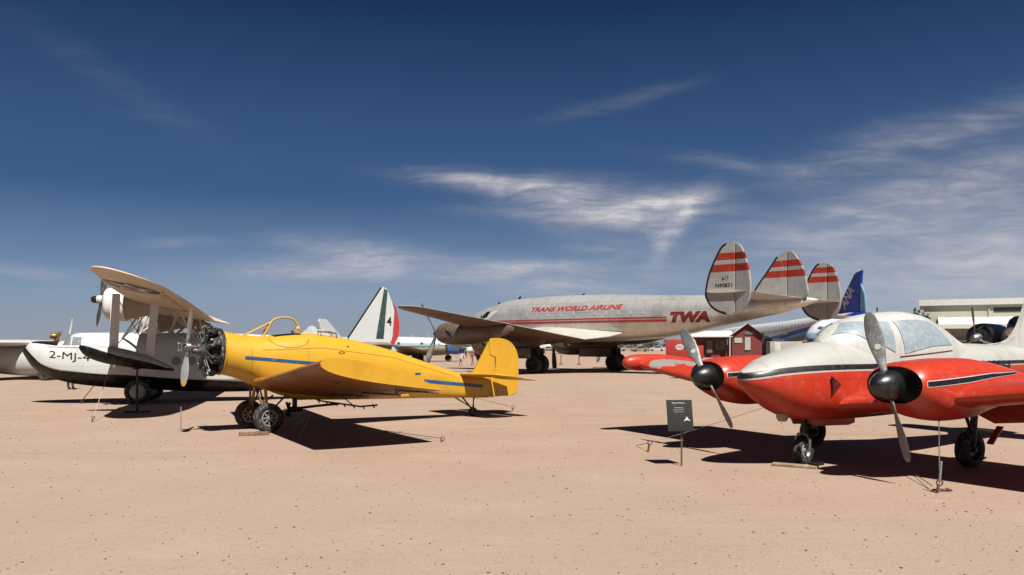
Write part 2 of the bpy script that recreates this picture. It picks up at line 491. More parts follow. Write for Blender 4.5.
CLOUDS = [(1.0, 500, 186, 75, 9, -6), (.75, 610, 199, 95, 16, -4), (.95, 672, 203, 44, 8, 3), (.9, 684, 222, 10, 34, -42), (.55, 640, 216, 40, 16, -8), (.3, 660, 246, 8, 18, -30), (.5, 610, 207, 60, 7, -3),
          (.55, 575, 216, 90, 9, -3), (.7, 345, 249, 55, 13, -6), (.55, 290, 272, 55, 7, 0), (.75, 440, 268, 120, 11, -2), (.45, 540, 266, 70, 6, 3), (.4, 600, 240, 50, 22, -20),
          (.35, 40, 270, 70, 6, -4), (.25, 180, 242, 40, 5, 0), (.6, 560, 287, 60, 10, 0),
          (.55, 900, 205, 190, 26, 16), (.38, 930, 135, 170, 18, 15), (.45, 1000, 255, 220, 40, 8), (.16, 620, 100, 60, 7, 14), (.05, 115, 80, 120, 16, -32), (.06, 160, 120, 45, 5, -8), (.2, 760, 170, 90, 8, -8)]
cl = w.math('MULTIPLY', add(CLOUDS), wisp)
veil = add([(.75, 1030, 280, 230, 80, 10), (.16, 920, 195, 220, 50, 14), (.22, 330, 285, 260, 28, 0)])
veil = w.math('MULTIPLY', veil, w.math('MULTIPLY_ADD', st1, .9, .35))
vh = w.math('ABSOLUTE', DZ)
mask = w.math('MULTIPLY', w.math('ADD', w.math('MULTIPLY', cl, .72), w.math('MULTIPLY', veil, .55)), front, clamp=True)
k = 1.0 / SKY_STRENGTH
cr = w.new('ShaderNodeValToRGB'); w.link(vh, cr.inputs[0]); cr.color_ramp.interpolation = 'LINEAR'
EL = [(0.0, (0.1449, 0.157, 0.1852)), (0.03, (0.1273, 0.1534, 0.198)), (0.056, (0.1025, 0.1449, 0.2121)), (0.106, (0.0622, 0.1025, 0.1767)), (0.178, (0.0195, 0.050, 0.116)), (0.26, (0.0148, 0.0389, 0.0962)), (0.387, (0.0032, 0.0134, 0.0445)), (0.6, (0.0035, 0.009, 0.027)), (1.0, (0.004, 0.008, 0.022))]
for i, (p_, c_) in enumerate(EL):
    e = cr.color_ramp.elements[i] if i < 2 else cr.color_ramp.elements.new(p_)
    e.position = p_; e.color = (*c_, 1)
deep = w.new('ShaderNodeVectorMath', operation='SCALE'); w.link(cr.outputs[0], deep.inputs[0]); deep.inputs['Scale'].default_value = k
clear = w.mix(.96, sky.outputs[0], deep.outputs[0])
fin = w.mix(mask, clear, (.335 * k, .318 * k, .32 * k, 1))
w.link(fin, bg.inputs['Color']); bg.inputs['Strength'].default_value = SKY_STRENGTH

scene.view_settings.view_transform = 'Standard'; scene.view_settings.look = 'None'
scene.view_settings.exposure = 1.0; scene.view_settings.gamma = 1.0
scene.cycles.max_bounces = 8; scene.cycles.diffuse_bounces = 4

# ------------------------------------------------------------------ ground
m, t, b = base_mat('desert_sand')
tcg = t.new('ShaderNodeTexCoord').outputs['Object']
big = t.noise(tcg, .06, 5, .6, .4); mid = t.noise(tcg, .55, 6, .62); fine = t.noise(tcg, 9, 6, .7); grit = t.noise(tcg, 46, 3, .7)
c = t.mix(t.ramp(big, .3, .72), lin((192, 167, 149)), lin((186, 158, 138)))
c = t.mix(t.math('MULTIPLY', t.ramp(mid, .42, .74), .5), c, lin((204, 180, 160)))
trk = t.noise(t.scale(tcg, (.035, .8, 1), (0, 0, R(7))), 1.0, 5, .6, .3)
c = t.mix(t.math('MULTIPLY', t.ramp(trk, .5, .72), .24), c, lin((168, 136, 115)))
c = t.mix(t.math('MULTIPLY', t.ramp(fine, .52, .74), .35), c, lin((150, 122, 104)))
c = t.mix(t.math('MULTIPLY', t.ramp(grit, .56, .72), .65), c, lin((118, 88, 70)))
c = t.mix(t.math('MULTIPLY', t.ramp(grit, .42, .28), .35), c, lin((220, 200, 184)))
t.link(c, b.inputs['Base Color']); b.inputs['Roughness'].default_value = .95; b.inputs['Specular IOR Level'].default_value = .1
bp = t.new('ShaderNodeBump'); bp.inputs['Strength'].default_value = .55; bp.inputs['Distance'].default_value = .03
hgt = t.math('ADD', t.math('MULTIPLY', fine, .8), t.math('MULTIPLY', grit, .25))
hgt = t.math('ADD', hgt, t.math('MULTIPLY', mid, 1.2))
t.link(hgt, bp.inputs['Height']); t.link(bp.outputs[0], b.inputs['Normal'])
SAND = m
bm = bmesh.new()
for a, bb in ((-4200, -80), (-80, 80), (80, 4200)):
    for c0, d0 in ((-400, -20), (-20, 140), (140, 4500)):
        bm.faces.new([bm.verts.new(p) for p in ((a, c0, 0), (bb, c0, 0), (bb, d0, 0), (a, d0, 0))])
bmesh.ops.remove_doubles(bm, verts=bm.verts[:], dist=.01)
structure('ground', bm, SAND, smooth=False)

STONE = paint('pebble_stone', (132, 94, 74), rough=.9, var=.4, scale=6)
bm = bmesh.new(); rnd = random.Random(3)
tb = bmesh.new(); bmesh.ops.create_icosphere(tb, subdivisions=1, radius=1.0)
TV = [v.co.copy() for v in tb.verts]; TF = [[v.index for v in f.verts] for f in tb.faces]; tb.free()
for i in range(15000):
    d = 4.6 + 30 * rnd.random() ** 1.9; x = (rnd.random() * 1.5 - .75) * d
    s_ = (.0022 + .0085 * rnd.random() ** 9) * (1 + .03 * d); ca, sa = math.cos(i), math.sin(i)
    vs = []
    for p in TV:
        k_ = s_ * (.75 + .5 * rnd.random()); px_, py_, pz_ = p.x * 1.3 * k_, p.y * .9 * k_, p.z * .6 * k_
        vs.append(bm.verts.new((x + px_ * ca - py_ * sa, d + px_ * sa + py_ * ca, s_ * .25 + pz_)))
    for f in TF: bm.faces.new([vs[q] for q in f])
o = finish('gravel', bm, STONE, smooth=False, recalc=False); o['kind'] = 'stuff'

# ------------------------------------------------------------------ shared materials
RUBBER = paint('tyre_rubber', (34, 33, 32), rough=.8, var=.3, dirt=(120, 98, 80), dirt_amt=.35, scale=2)
STEEL = paint('bare_steel', (190, 190, 188), rough=.38, metal=.9, var=.25, scale=3)
DULLAL = paint('dull_aluminium', (200, 200, 198), rough=.5, metal=.55, var=.25, scale=3)
BLACKMET = paint('black_engine_metal', (26, 25, 25), rough=.5, metal=.4, var=.3, scale=4)
BLACK = paint('black_paint', (18, 18, 19), rough=.4, var=.04, scale=2)
RUST = paint('rusty_red_iron', (112, 44, 32), rough=.85, var=.4, scale=8)
CABLE = paint('grey_cable', (120, 116, 112), rough=.6, metal=.5)
ROPE = paint('pale_rope', (205, 196, 182), rough=.95)
WOODM = paint('weathered_wood', (150, 112, 80), rough=.9, var=.4, streak=.4, scale=4)
WHITE = paint('white_paint', (226, 226, 222), rough=.45, var=.12, dirt=(150, 140, 128), dirt_amt=.25)

def at(F, x, y, z):
    ox, oy, th = F; a = R(th); fx, fy = -math.cos(a), -math.sin(a); lx, ly = math.sin(a), -math.cos(a)
    return Vector((ox + fx * x + lx * y, oy + fy * x + ly * y, z))
def rz(F): return PI + R(F[2])

# ------------------------------------------------------------------ yellow plane
FY = (-5.1, 16.1, 38)
YEL = paint('yellow_paint', (241, 184, 48), rough=.42, var=.05, streak=.06, dirt=(120, 80, 30), dirt_amt=.10, scale=.8, bump=.05)
YELD = paint('painted_shade_stained_yellow', (176, 106, 26), rough=.5, var=.14, streak=.45, dirt=(84, 44, 18), dirt_amt=.65, bump=.1)  # yellow darkened to paint in the underside shade, mixed with brown stains
BLUE = paint('blue_stripe_paint', (22, 98, 150), rough=.45, var=.12)
BROWNROD = paint('oily_brown_rod', (92, 56, 26), rough=.6, var=.3)
SEAM = paint('dark_seam', (168, 120, 26), rough=.7)
GREYB = paint('blade_grey', (196, 197, 198), rough=.4, metal=.4, var=.15, scale=3)
TIPY = paint('blade_tip_yellow', (222, 160, 30), rough=.5)
yp = thing('propeller_plane', 'bright yellow low wing propeller plane with blue side stripe and open radial engine', 'airplane', (FY[0], FY[1], 0), rz(FY))
fus = Body([(.78, 1.15, 2.01, .43, 2, 2), (.55, 1.09, 1.955, .445, 2, 2), (.3, 1.0, 1.915, .455, 2.1, 2.1), (-.1, .84, 1.895, .47, 2.3, 2.5), (-.45, .70, 1.935, .48, 2.4, 2.8), (-.85, .60, 1.965, .48, 2.3, 3), (-1.55, .555, 1.91, .46, 2.2, 3), (-2.26, .535, 1.79, .41, 2.2, 3),
            (-2.9, .52, 1.635, .36, 2.2, 3), (-3.8, .50, 1.365, .27, 2.2, 3), (-4.9, .46, 1.05, .15, 2.2, 3), (-5.74, .43, .93, .05, 2.2, 3)])
F_ = finish('fuselage', fus.mesh(70, 48), YEL, yp)
# cowl lip and firewall
bm = bmesh.new(); lathe(bm, [(.40, 0), (.445, -.01), (.452, .02), (.43, .035), (.40, .03)], c=(.77, 0, 1.58), axis='X', seg=40); finish('cowl_ring', bm, YEL, yp)
# side stripes
def strip(pts, h):
    return [[(x, z + h / 2) for x, z in pts] + [(x, z - h / 2) for x, z in pts[::-1]]]
for s_ in (1, -1):
    finish('stripe', fus.decal(strip([(.43, 1.47), (.40, 1.475), (-1.3, 1.315)], .062), s_), BLUE, yp)
    finish('stripe', fus.decal(strip([(-3.72, .905), (-5.5, .72)], .075), s_), BLUE, yp)
    finish('stripe', fus.decal(strip([(-3.47, 1.07), (-3.63, 1.07)], .045), s_), BLUE, yp)
    for seam in (strip([(.1, 1.62), (-1.2, 1.66), (-2.9, 1.45), (-4.7, .96)], .009), [[(.295, 1.88), (.283, 1.88), (.283, 1.04), (.295, 1.04)]], [[(-.86, 1.90), (-.868, 1.90), (-.868, 1.2), (-.86, 1.2)]]):
        finish('panel_seam', fus.decal(seam, s_, .004), SEAM, yp)
    cv = [(-.10 - .42 * (1 - math.cos(q)), 1.86 - .19 * math.sin(q)) for q in [PI * i / 14 for i in range(15)]]
    finish('cockpit_door_seam', fus.decal(strip(cv, .014), s_, .004, .08), SEAM, yp)
    bm = bmesh.new(); n = 20
    ov = [(-1.62 + .075 * math.cos(2 * PI * i / n), 1.56 + .028 * math.sin(2 * PI * i / n)) for i in range(n)]
    iv = [(-1.62 + .05 * math.cos(2 * PI * i / n), 1.56 + .016 * math.sin(2 * PI * i / n)) for i in range(n)]
    finish('filler_ring', fus.decal([[ov[i], ov[(i + 1) % n], iv[(i + 1) % n], iv[i]] for i in range(n)], s_, .006, .05), BROWNROD, yp)
    finish('vent_hole', fus.decal([[(-1.77, 1.695), (-1.83, 1.695), (-1.83, 1.675), (-1.77, 1.675)]], s_, .005), BLACK, yp)
# cockpit well, seat, frame of the canopy
bm = bmesh.new(); fus.patch([(-.25, R(72)), (-.82, R(70)), (-.82, R(110)), (-.25, R(108))], 8, 10, .006, bm); finish('cockpit_opening', bm, BLACK, yp)
bm = bmesh.new(); box(bm, (-.74, 0, 1.99), (.06, .16, .10), ry=.1, bevel=.02); finish('seat_back', bm, DULLAL, yp)
bm = bmesh.new(); FR = .021
arch = smooth_loop([(-.13, 1.85), (-.20, 2.10), (-.30, 2.235), (-.50, 2.285), (-.68, 2.262), (-.78, 2.16), (-.80, 1.99)], 5)[:31]
for y in (.05,):
    pipe(bm, [(x, y, z) for x, z in arch if z > 1.80], FR)
pipe(bm, [(.29, .04, 1.91), (-.24, .045, 2.19)], .013); pipe(bm, [(-.07, -.05, 1.90), (-.22, -.02, 2.15)], .014)
pipe(bm, [(.29, -.16, 1.905), (-.24, .03, 2.19)], .011)
box(bm, (-.80, .04, 2.03), (.09, .08, .16), bevel=.015)
finish('canopy_frame', bm, paint('frame_yellow', (226, 178, 74), rough=.5, var=.15), yp)
bm = bmesh.new(); box(bm, (-.80, .07, 2.07), (.05, .05, .05), bevel=.01); finish('latch', bm, WHITE, yp)
bm = bmesh.new(); pipe(bm, [(-1.27, .16, 1.90), (-1.27, .16, 2.0), (-1.62, .16, 1.965), (-1.62, .16, 1.87)], .014); pipe(bm, [(-1.3, -.05, 1.92), (-1.3, -.05, 2.01), (-1.6, -.05, 2.0), (-1.6, -.05, 1.88)], .012); pipe(bm, [(-1.27, .16, 1.995), (-1.3, -.05, 2.01)], .012)
finish('handrail', bm, RUST, yp)
# wings: thick, square cut tips
for s_ in (1, -1):
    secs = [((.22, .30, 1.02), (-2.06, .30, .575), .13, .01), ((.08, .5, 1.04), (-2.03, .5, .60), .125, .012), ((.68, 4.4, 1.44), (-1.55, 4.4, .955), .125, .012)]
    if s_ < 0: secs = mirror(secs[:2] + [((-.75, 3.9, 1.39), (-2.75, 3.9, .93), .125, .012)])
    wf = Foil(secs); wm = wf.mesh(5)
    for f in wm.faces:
        if len(f.verts) > 8: f.material_index = 1  # end caps keep the lit yellow, the skin carries the painted shade
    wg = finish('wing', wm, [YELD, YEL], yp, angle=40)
    # aileron and flap gap on the lower face and brackets
    bm = bmesh.new()
    for (xa, ya, xb, yb) in ((-1.30, .8, -1.02, 4.2),):
        for k in range(24 if s_ > 0 else 0):
            f0, f1 = k / 24, (k + 1) / 24
            q = [wf.surf(xa + (xb - xa) * f + dx, s_ * (ya + (yb - ya) * f), -1, .004) for f, dx in ((f0, 0), (f1, 0), (f1, -.03), (f0, -.03))]
            bm.faces.new([bm.verts.new(p) for p in q])
    if s_ > 0: finish('flap_gap', bm, BLACK, wg)
    else: bm.free()
    for yy in ((1.2, 2.5, 3.8) if s_ > 0 else ()):
        p = wf.surf(-1.0, s_ * yy, -1, 0); q = wf.surf(-1.62, s_ * yy, -1, 0) + Vector((-.22, 0, -.03))
        bm = bmesh.new(); tube(bm, p + Vector((0, 0, -.03)), q, .014); tube(bm, p, p + Vector((0, 0, -.09)), .02); finish('flap_rod', bm, BROWNROD, wg)
    if s_ < 0: pass
    bm = bmesh.new(); box(bm, wf.surf(-1.5, s_ * 2.5, -1, 0) + Vector((-.42, 0, -.03)), (.18, .03, .09), bevel=.008); finish('trim_tab', bm, YEL, wg)
    # stabiliser and elevator
    secs = [((-4.82, .06, 1.03), (-5.78, .06, .93), .07), ((-4.98, 1.25, 1.045), (-5.80, 1.25, .945), .07)]
    if s_ < 0: secs = mirror(secs)
    finish('stabilizer', Foil(round_tip(secs, .14)).mesh(3), YEL, yp)
    secs = [((-5.82, .10, .925), (-6.25, .14, .86), .06), ((-5.84, 1.15, .94), (-6.3, 1.15, .865), .06)]
    if s_ < 0: secs = mirror(secs)
    finish('elevator', Foil(round_tip(secs, .16)).mesh(3), YEL, yp)
# fin and balanced rudder
bm = bmesh.new(); prism(bm, [(-4.90, 1.0), (-5.28, 1.06), (-5.735, 1.80), (-5.725, 1.455), (-5.93, 1.435), (-5.88, .97), (-5.7, .93)], .06, bevel=.02); finish('tail_fin', bm, YEL, yp)
bm = bmesh.new(); prism(bm, smooth_loop([(-5.76, 1.82), (-5.85, 1.885), (-6.09, 1.89), (-6.30, 1.845), (-6.47, 1.75), (-6.60, 1.60), (-6.655, 1.40), (-6.655, 1.0), (-6.645, .65), (-6.61, .52), (-6.49, .465), (-6.2, .455), (-5.86, .46), (-5.77, .47), (-5.765, .92), (-5.90, .99), (-5.95, 1.2), (-5.96, 1.45), (-5.76, 1.475)], 2), .055, bevel=.02); finish('rudder', bm, YEL, yp)
PUSH = paint('dull_pushrod_grey', (120, 120, 120), rough=.5, metal=.6, var=.3, scale=4)
# engine: nine finned cylinders round a crankcase
EC = Vector((.97, 0, 1.605))
en = finish('engine', (lambda bm: (lathe(bm, [(.0, .33), (.05, .32), (.06, .22), (.10, .17), (.14, .11), (.19, .06), (.20, -.12), (.17, -.2), (0, -.2)], c=EC, axis='X', seg=32), bm)[1])(bmesh.new()), paint('engine_grey', (92, 92, 92), rough=.5, metal=.6, var=.3, scale=4), yp)
bm = bmesh.new(); lathe(bm, [(.0, .04), (.34, .03), (.36, -.1), (.44, -.12), (.44, -.2), (.0, -.2)], c=EC, axis='X', seg=40); finish('baffle', bm, BLACKMET, en)
for k in range(9):
    a = 2 * PI * k / 9 + .17
    bm = bmesh.new(); prof = [(.0, .16), (.075, .16)]
    for q in range(11):
        r0 = .082 if q < 8 else .095
        prof += [(r0 - .02, .19 + q * .024), (r0, .192 + q * .024), (r0, .202 + q * .024), (r0 - .02, .204 + q * .024)]
    prof += [(.075, .46), (.04, .48), (0, .48)]
    lathe(bm, prof, axis='Z', seg=18)
    box(bm, (.045, .035, .475), (.07, .05, .05), bevel=.012); box(bm, (-.055, .0, .47), (.06, .12, .05), bevel=.012)
    xf(bm, Matrix.Translation(EC) @ Matrix.Rotation(a, 4, 'X')); cy = finish('cylinder', bm, BLACKMET, en, angle=50)
    bm = bmesh.new(); tube(bm, (.11, .045, .17), (.085, .055, .455), .011); tube(bm, (.11, -.045, .17), (.085, -.055, .455), .011)
    box(bm, (.075, .055, .468), (.07, .045, .05), bevel=.012); box(bm, (.075, -.055, .468), (.07, .045, .05), bevel=.012)
    tube(bm, (.05, 0, .33), (.115, 0, .335), .02)
    xf(bm, Matrix.Translation(EC) @ Matrix.Rotation(a, 4, 'X')); finish('pushrod', bm, PUSH, cy)
bm = bmesh.new()
pipe(bm, [EC + Vector((-.13, .40 * math.cos(q), .40 * math.sin(q))) for q in [R(-250 + 10 * i) for i in range(33)]], .045)
finish('exhaust_collector', bm, paint('burnt_exhaust', (46, 34, 28), rough=.7, var=.4), en)
bm = bmesh.new(); box(bm, EC + Vector((.03, .05, -.44)), (.2, .16, .08), bevel=.02); finish('oil_sump', bm, BLACKMET, en)
# propeller
HC = Vector((1.38, 0, 1.68)); TL = R(6)
pr = bmesh.new(); lathe(pr, [(0, .10), (.035, .10), (.04, .04), (.085, .035), (.09, -.045), (.05, -.06), (.04, -.16), (.075, -.18), (.075, -.2), (0, -.2)], c=HC, axis='X', seg=24)
for s_ in (1, -1):
    tube(pr, HC, HC + Vector((0, 0, s_ * .16)), .055, .042, 16)
    tube(pr, HC + Vector((.03, s_ * .02, .05)), HC + Vector((.15, s_ * .10, .07)), .018); tube(pr, HC + Vector((.03, s_ * .02, -.05)), HC + Vector((.15, s_ * .10, -.07)), .018)
    tube(pr, HC + Vector((.13, s_ * .10, -.09)), HC + Vector((.13, s_ * .10, .09)), .022)
PR = finish('propeller_hub', pr, STEEL, yp)
for k, ph in enumerate((0, PI)):
    finish('blade', blade_bm(HC, .75, .155, ph, (64, 38), TL, .11, root=.14), [GREYB, TIPY], PR)
# landing gear
for s_ in (1, -1):
    g = bmesh.new()
    tube(g, (-.03, s_ * .28, .92), (.0, s_ * .46, .30), .034, .030); 
    G = finish('landing_gear_leg', g, YEL, yp)
    g = bmesh.new(); tube(g, (-.42, s_ * .30, .68), (.0, s_ * .45, .33), .018); tube(g, (.12, s_ * .14, .88), (.02, s_ * .42, .38), .022); tube(g, (-.02, s_ * .05, .80), (.0, s_ * .44, .36), .017)
    tube(g, (0, s_ * .40, .29), (0, s_ * .58, .29), .03)
    finish('brace', g, BROWNROD, G)
    wheel(yp, (.0, s_ * .53, .29), .29, .17, RUBBER, DULLAL, spokes=8, rim_r=.56, hub_m=BLACK)
    if s_ > 0:
        g = bmesh.new(); pipe(g, [(-.02, .40, .5), (-.07, .43, .42), (-.05, .42, .33)], .008); finish('brake_line', g, BLACK, G)
g = bmesh.new(); tube(g, (-4.95, -.02, .50), (-5.28, 0, .13), .02); tube(g, (-4.7, 0, .50), (-5.22, 0, .22), .016); tube(g, (-5.26, .04, .45), (-5.26, .04, .13), .014); tube(g, (-5.33, -.03, .45), (-5.27, -.03, .13), .014); tube(g, (-5.27, -.06, .11), (-5.27, .06, .11), .02)
finish('tail_gear_leg', g, BROWNROD, yp)
wheel(yp, (-5.27, 0, .11), .11, .08, RUBBER, DULLAL, name='tail_wheel')
# spray gear under the belly
g = bmesh.new(); pipe(g, [(-1.75, -1.6, .54), (-1.75, -.9, .47), (-1.75, 1.0, .46), (-1.75, 1.7, .53)], .019)
for i in range(8):
    y = -1.5 + i * .43; z = .47 + max(0, abs(y) - .95) * .108; tube(g, (-1.75, y, z), (-1.80, y, z - .07), .014, seg=8)
    if i % 4 == 1: tube(g, (-1.75, y, z), (-1.5, y, z + .2), .012, seg=8)
finish('spray_boom', g, BLACKMET, yp)
g = bmesh.new(); tube(g, (-.72, .1, .62), (-.72, .1, .42), .05); tube(g, (-.60, .1, .40), (-.88, .1, .40), .06, .045); pipe(g, [(-.86, .1, .42), (-1.2, .05, .44), (-1.75, 0, .46)], .028)
for k in range(6):
    a = 2 * PI * k / 6; tube(g, (-.58, .1, .40), (-.58, .1 + .17 * math.cos(a), .40 + .17 * math.sin(a)), .018, .03, 8, flat=.3)
finish('spray_pump', g, BLACKMET, yp)

# ------------------------------------------------------------------ red and white twin
FN = (3.91, 11.43, 29)
NZ = [(.85, 1.285), (.6, 1.325), (.34, 1.36), (-.26, 1.395), (-1.1, 1.405), (-3, 1.42), (-4.5, 1.43), (-7.4, 1.45)]
TW_ = paint('red_white_livery', (206, 205, 200), rough=.46, var=.05, streak=.12, dirt=(120, 116, 108), dirt_amt=.22, scale=1.1, bump=.08, coat=.1, panel=(1.15, .62, .35),
            spec=.35, split=(-7.6, .9, NZ, 1.0, 1.6, [((.02, .052), (28, 28, 30)), ((-.032, -.03), (205, 203, 198)), ((-.048, -.052), (214, 60, 32))]))
TWW = paint('chalky_white_paint', (222, 221, 216), rough=.48, var=.10, streak=.22, dirt=(120, 118, 112), dirt_amt=.34, scale=1.2)
RED = paint('sunfaded_red_paint', (216, 62, 33), rough=.42, var=.06, streak=.10, dirt=(140, 52, 36), dirt_amt=.28, scale=1.2, bump=.08, coat=.08, panel=(.72, .34, .32))
REDW = paint('worn_red_paint', (216, 62, 33), rough=.45, var=.06, streak=.10, dirt=(130, 60, 40), dirt_amt=.25, scale=1.2, bump=.06, patches=[(.53, 1.3, (176, 168, 160))])
REDM = paint('matte_red_flap', (206, 54, 30), rough=.85, var=.1, streak=.2, dirt=(110, 44, 30), dirt_amt=.3, spec=.05)
GLASSF = paint('fogged_acrylic', (178, 194, 204), rough=.3, var=.22, dirt=(216, 222, 224), dirt_amt=.8, scale=1.6, coat=.5)
MAROON = paint('maroon_paint', (92, 22, 26), rough=.5)
GREYBL = paint('weathered_grey_blade', (150, 152, 152), rough=.5, metal=.35, var=.35, dirt=(90, 92, 92), dirt_amt=.5, scale=4)
SPIN = paint('glossy_black_spinner', (22, 27, 30), rough=.36, var=.03, coat=.25, scale=1.5)
tp = thing('twin_engine_plane', 'red and white twin engine propeller plane with fogged windows and black spinners', 'airplane', (FN[0], FN[1], 0), rz(FN))
nf = Body([(.86, 1.20, 1.35, .06, 2, 2), (.80, 1.12, 1.385, .15, 2.1, 2.1), (.65, 1.03, 1.44, .25, 2.2, 2.2), (.45, .90, 1.535, .34, 2.3, 2.2), (.2, .765, 1.60, .42, 2.4, 2.2), (-.1, .67, 1.675, .49, 2.5, 2.4), (-.5, .635, 1.755, .55, 2.5, 2.6),
           (-1.0, .63, 1.78, .585, 2.4, 3), (-2.0, .65, 1.74, .60, 2.4, 3), (-3.0, .74, 1.74, .57, 2.4, 2.8), (-3.9, .84, 1.75, .50, 2.2, 2.4), (-4.8, .95, 1.735, .40, 2.2, 2.2), (-6, 1.12, 1.66, .26, 2.2, 2.2), (-7.3, 1.28, 1.50, .06, 2, 2)])
finish('fuselage', nf.mesh(76, 52), TW_, tp)
ca = Body([(-.70, 1.62, 1.78, .10, 2.2, 2.2, .05), (-.78, 1.50, 1.85, .24, 2.3, 2.2, .05), (-.92, 1.42, 1.955, .37, 2.4, 2.2, .04), (-1.10, 1.40, 2.05, .46, 2.5, 2.2, .03), (-1.40, 1.40, 2.135, .535, 2.5, 2.2, .03), (-1.83, 1.40, 2.205, .575, 2.5, 2.2, .03), (-2.4, 1.40, 2.245, .585, 2.5, 2.2, .03),
           (-2.8, 1.40, 2.205, .57, 2.4, 2.2, .03), (-3.1, 1.42, 2.12, .53, 2.3, 2.2, .03), (-3.4, 1.45, 1.99, .47, 2.2, 2.2, .03), (-3.7, 1.48, 1.85, .39, 2.2, 2.2, .03), (-4.1, 1.50, 1.74, .27, 2.2, 2.2, .03), (-4.6, 1.52, 1.66, .12, 2.2, 2.2, .03)])
CN = finish('canopy', ca.mesh(60, 48), TWW, tp)
for fl in (False, True):
    for c4 in ([(-.815, R(70)), (-1.22, R(25)), (-1.36, R(60)), (-1.06, R(86))],
               [(-1.34, R(21)), (-1.66, R(10)), (-1.72, R(53)), (-1.47, R(59))],
               [(-1.86, R(8)), (-3.12, R(21)), (-2.66, R(51)), (-1.83, R(53))]):
        finish('window', ca.patch(c4, 16, 12, .008, None, fl), GLASSF, CN)
    sd = -1 if fl else 1
    # canopy rail line, small emblem, registration
    finish('canopy_rail', ca.decal([[(-1.75, 1.555), (-3.1, 1.645), (-3.1, 1.630), (-1.75, 1.538)]], sd, .006), MAROON, tp)
    bm = nf.decal([[(-3.42, 1.70), (-3.45, 1.70), (-3.515, 1.615), (-3.495, 1.605)], [(-3.60, 1.70), (-3.57, 1.70), (-3.495, 1.605), (-3.515, 1.605)]], sd, .007); finish('emblem', bm, MAROON, tp)
    bm = text_bm('N488H', 1.15, .20, 0, .03)
    if not fl:
        for v in bm.verts: v.co.x = -3.75 - v.co.x; v.co.y += 1.27
    else:
        for v in bm.verts: v.co.x += -4.9; v.co.y += 1.27
    finish('registration_lettering', nf.wrap(bm, sd, .008), BLACK, tp)
# nose details
for sd in (1, -1):
    bm = bmesh.new(); prism(bm, [(-.28, 1.29), (-.48, 1.17), (-.44, 1.16), (-.31, 1.05), (-.30, 1.16)], .03, at=sd * .555, bevel=.006); finish('side_vane', bm, MAROON, tp)
bm = bmesh.new(); lathe(bm, [(0, -.07), (.06, -.06), (.09, 0), (.08, .05), (0, .06)], c=(.10, .03, .70), axis='Z', seg=20); finish('landing_light', bm, paint('tan_lens', (190, 172, 148), rough=.4), tp)
bm = bmesh.new(); prism(bm, [(-.25, .72), (-1.25, .72), (-1.25, .57), (-1.12, .54), (-.35, .56)], .035, at=.17, bevel=.008); finish('wheel_door', bm, RED, tp)
bm = bmesh.new(); prism(bm, [(-.25, .72), (-1.25, .72), (-1.25, .57), (-1.12, .54), (-.35, .56)], .035, at=-.17, bevel=.008); finish('wheel_door', bm, RED, tp)
bm = bmesh.new(); pipe(bm, [(-2.0, 0, 2.24), (-2.0, 0, 2.30)], .012); finish('roof_aerial', bm, BLACK, tp)
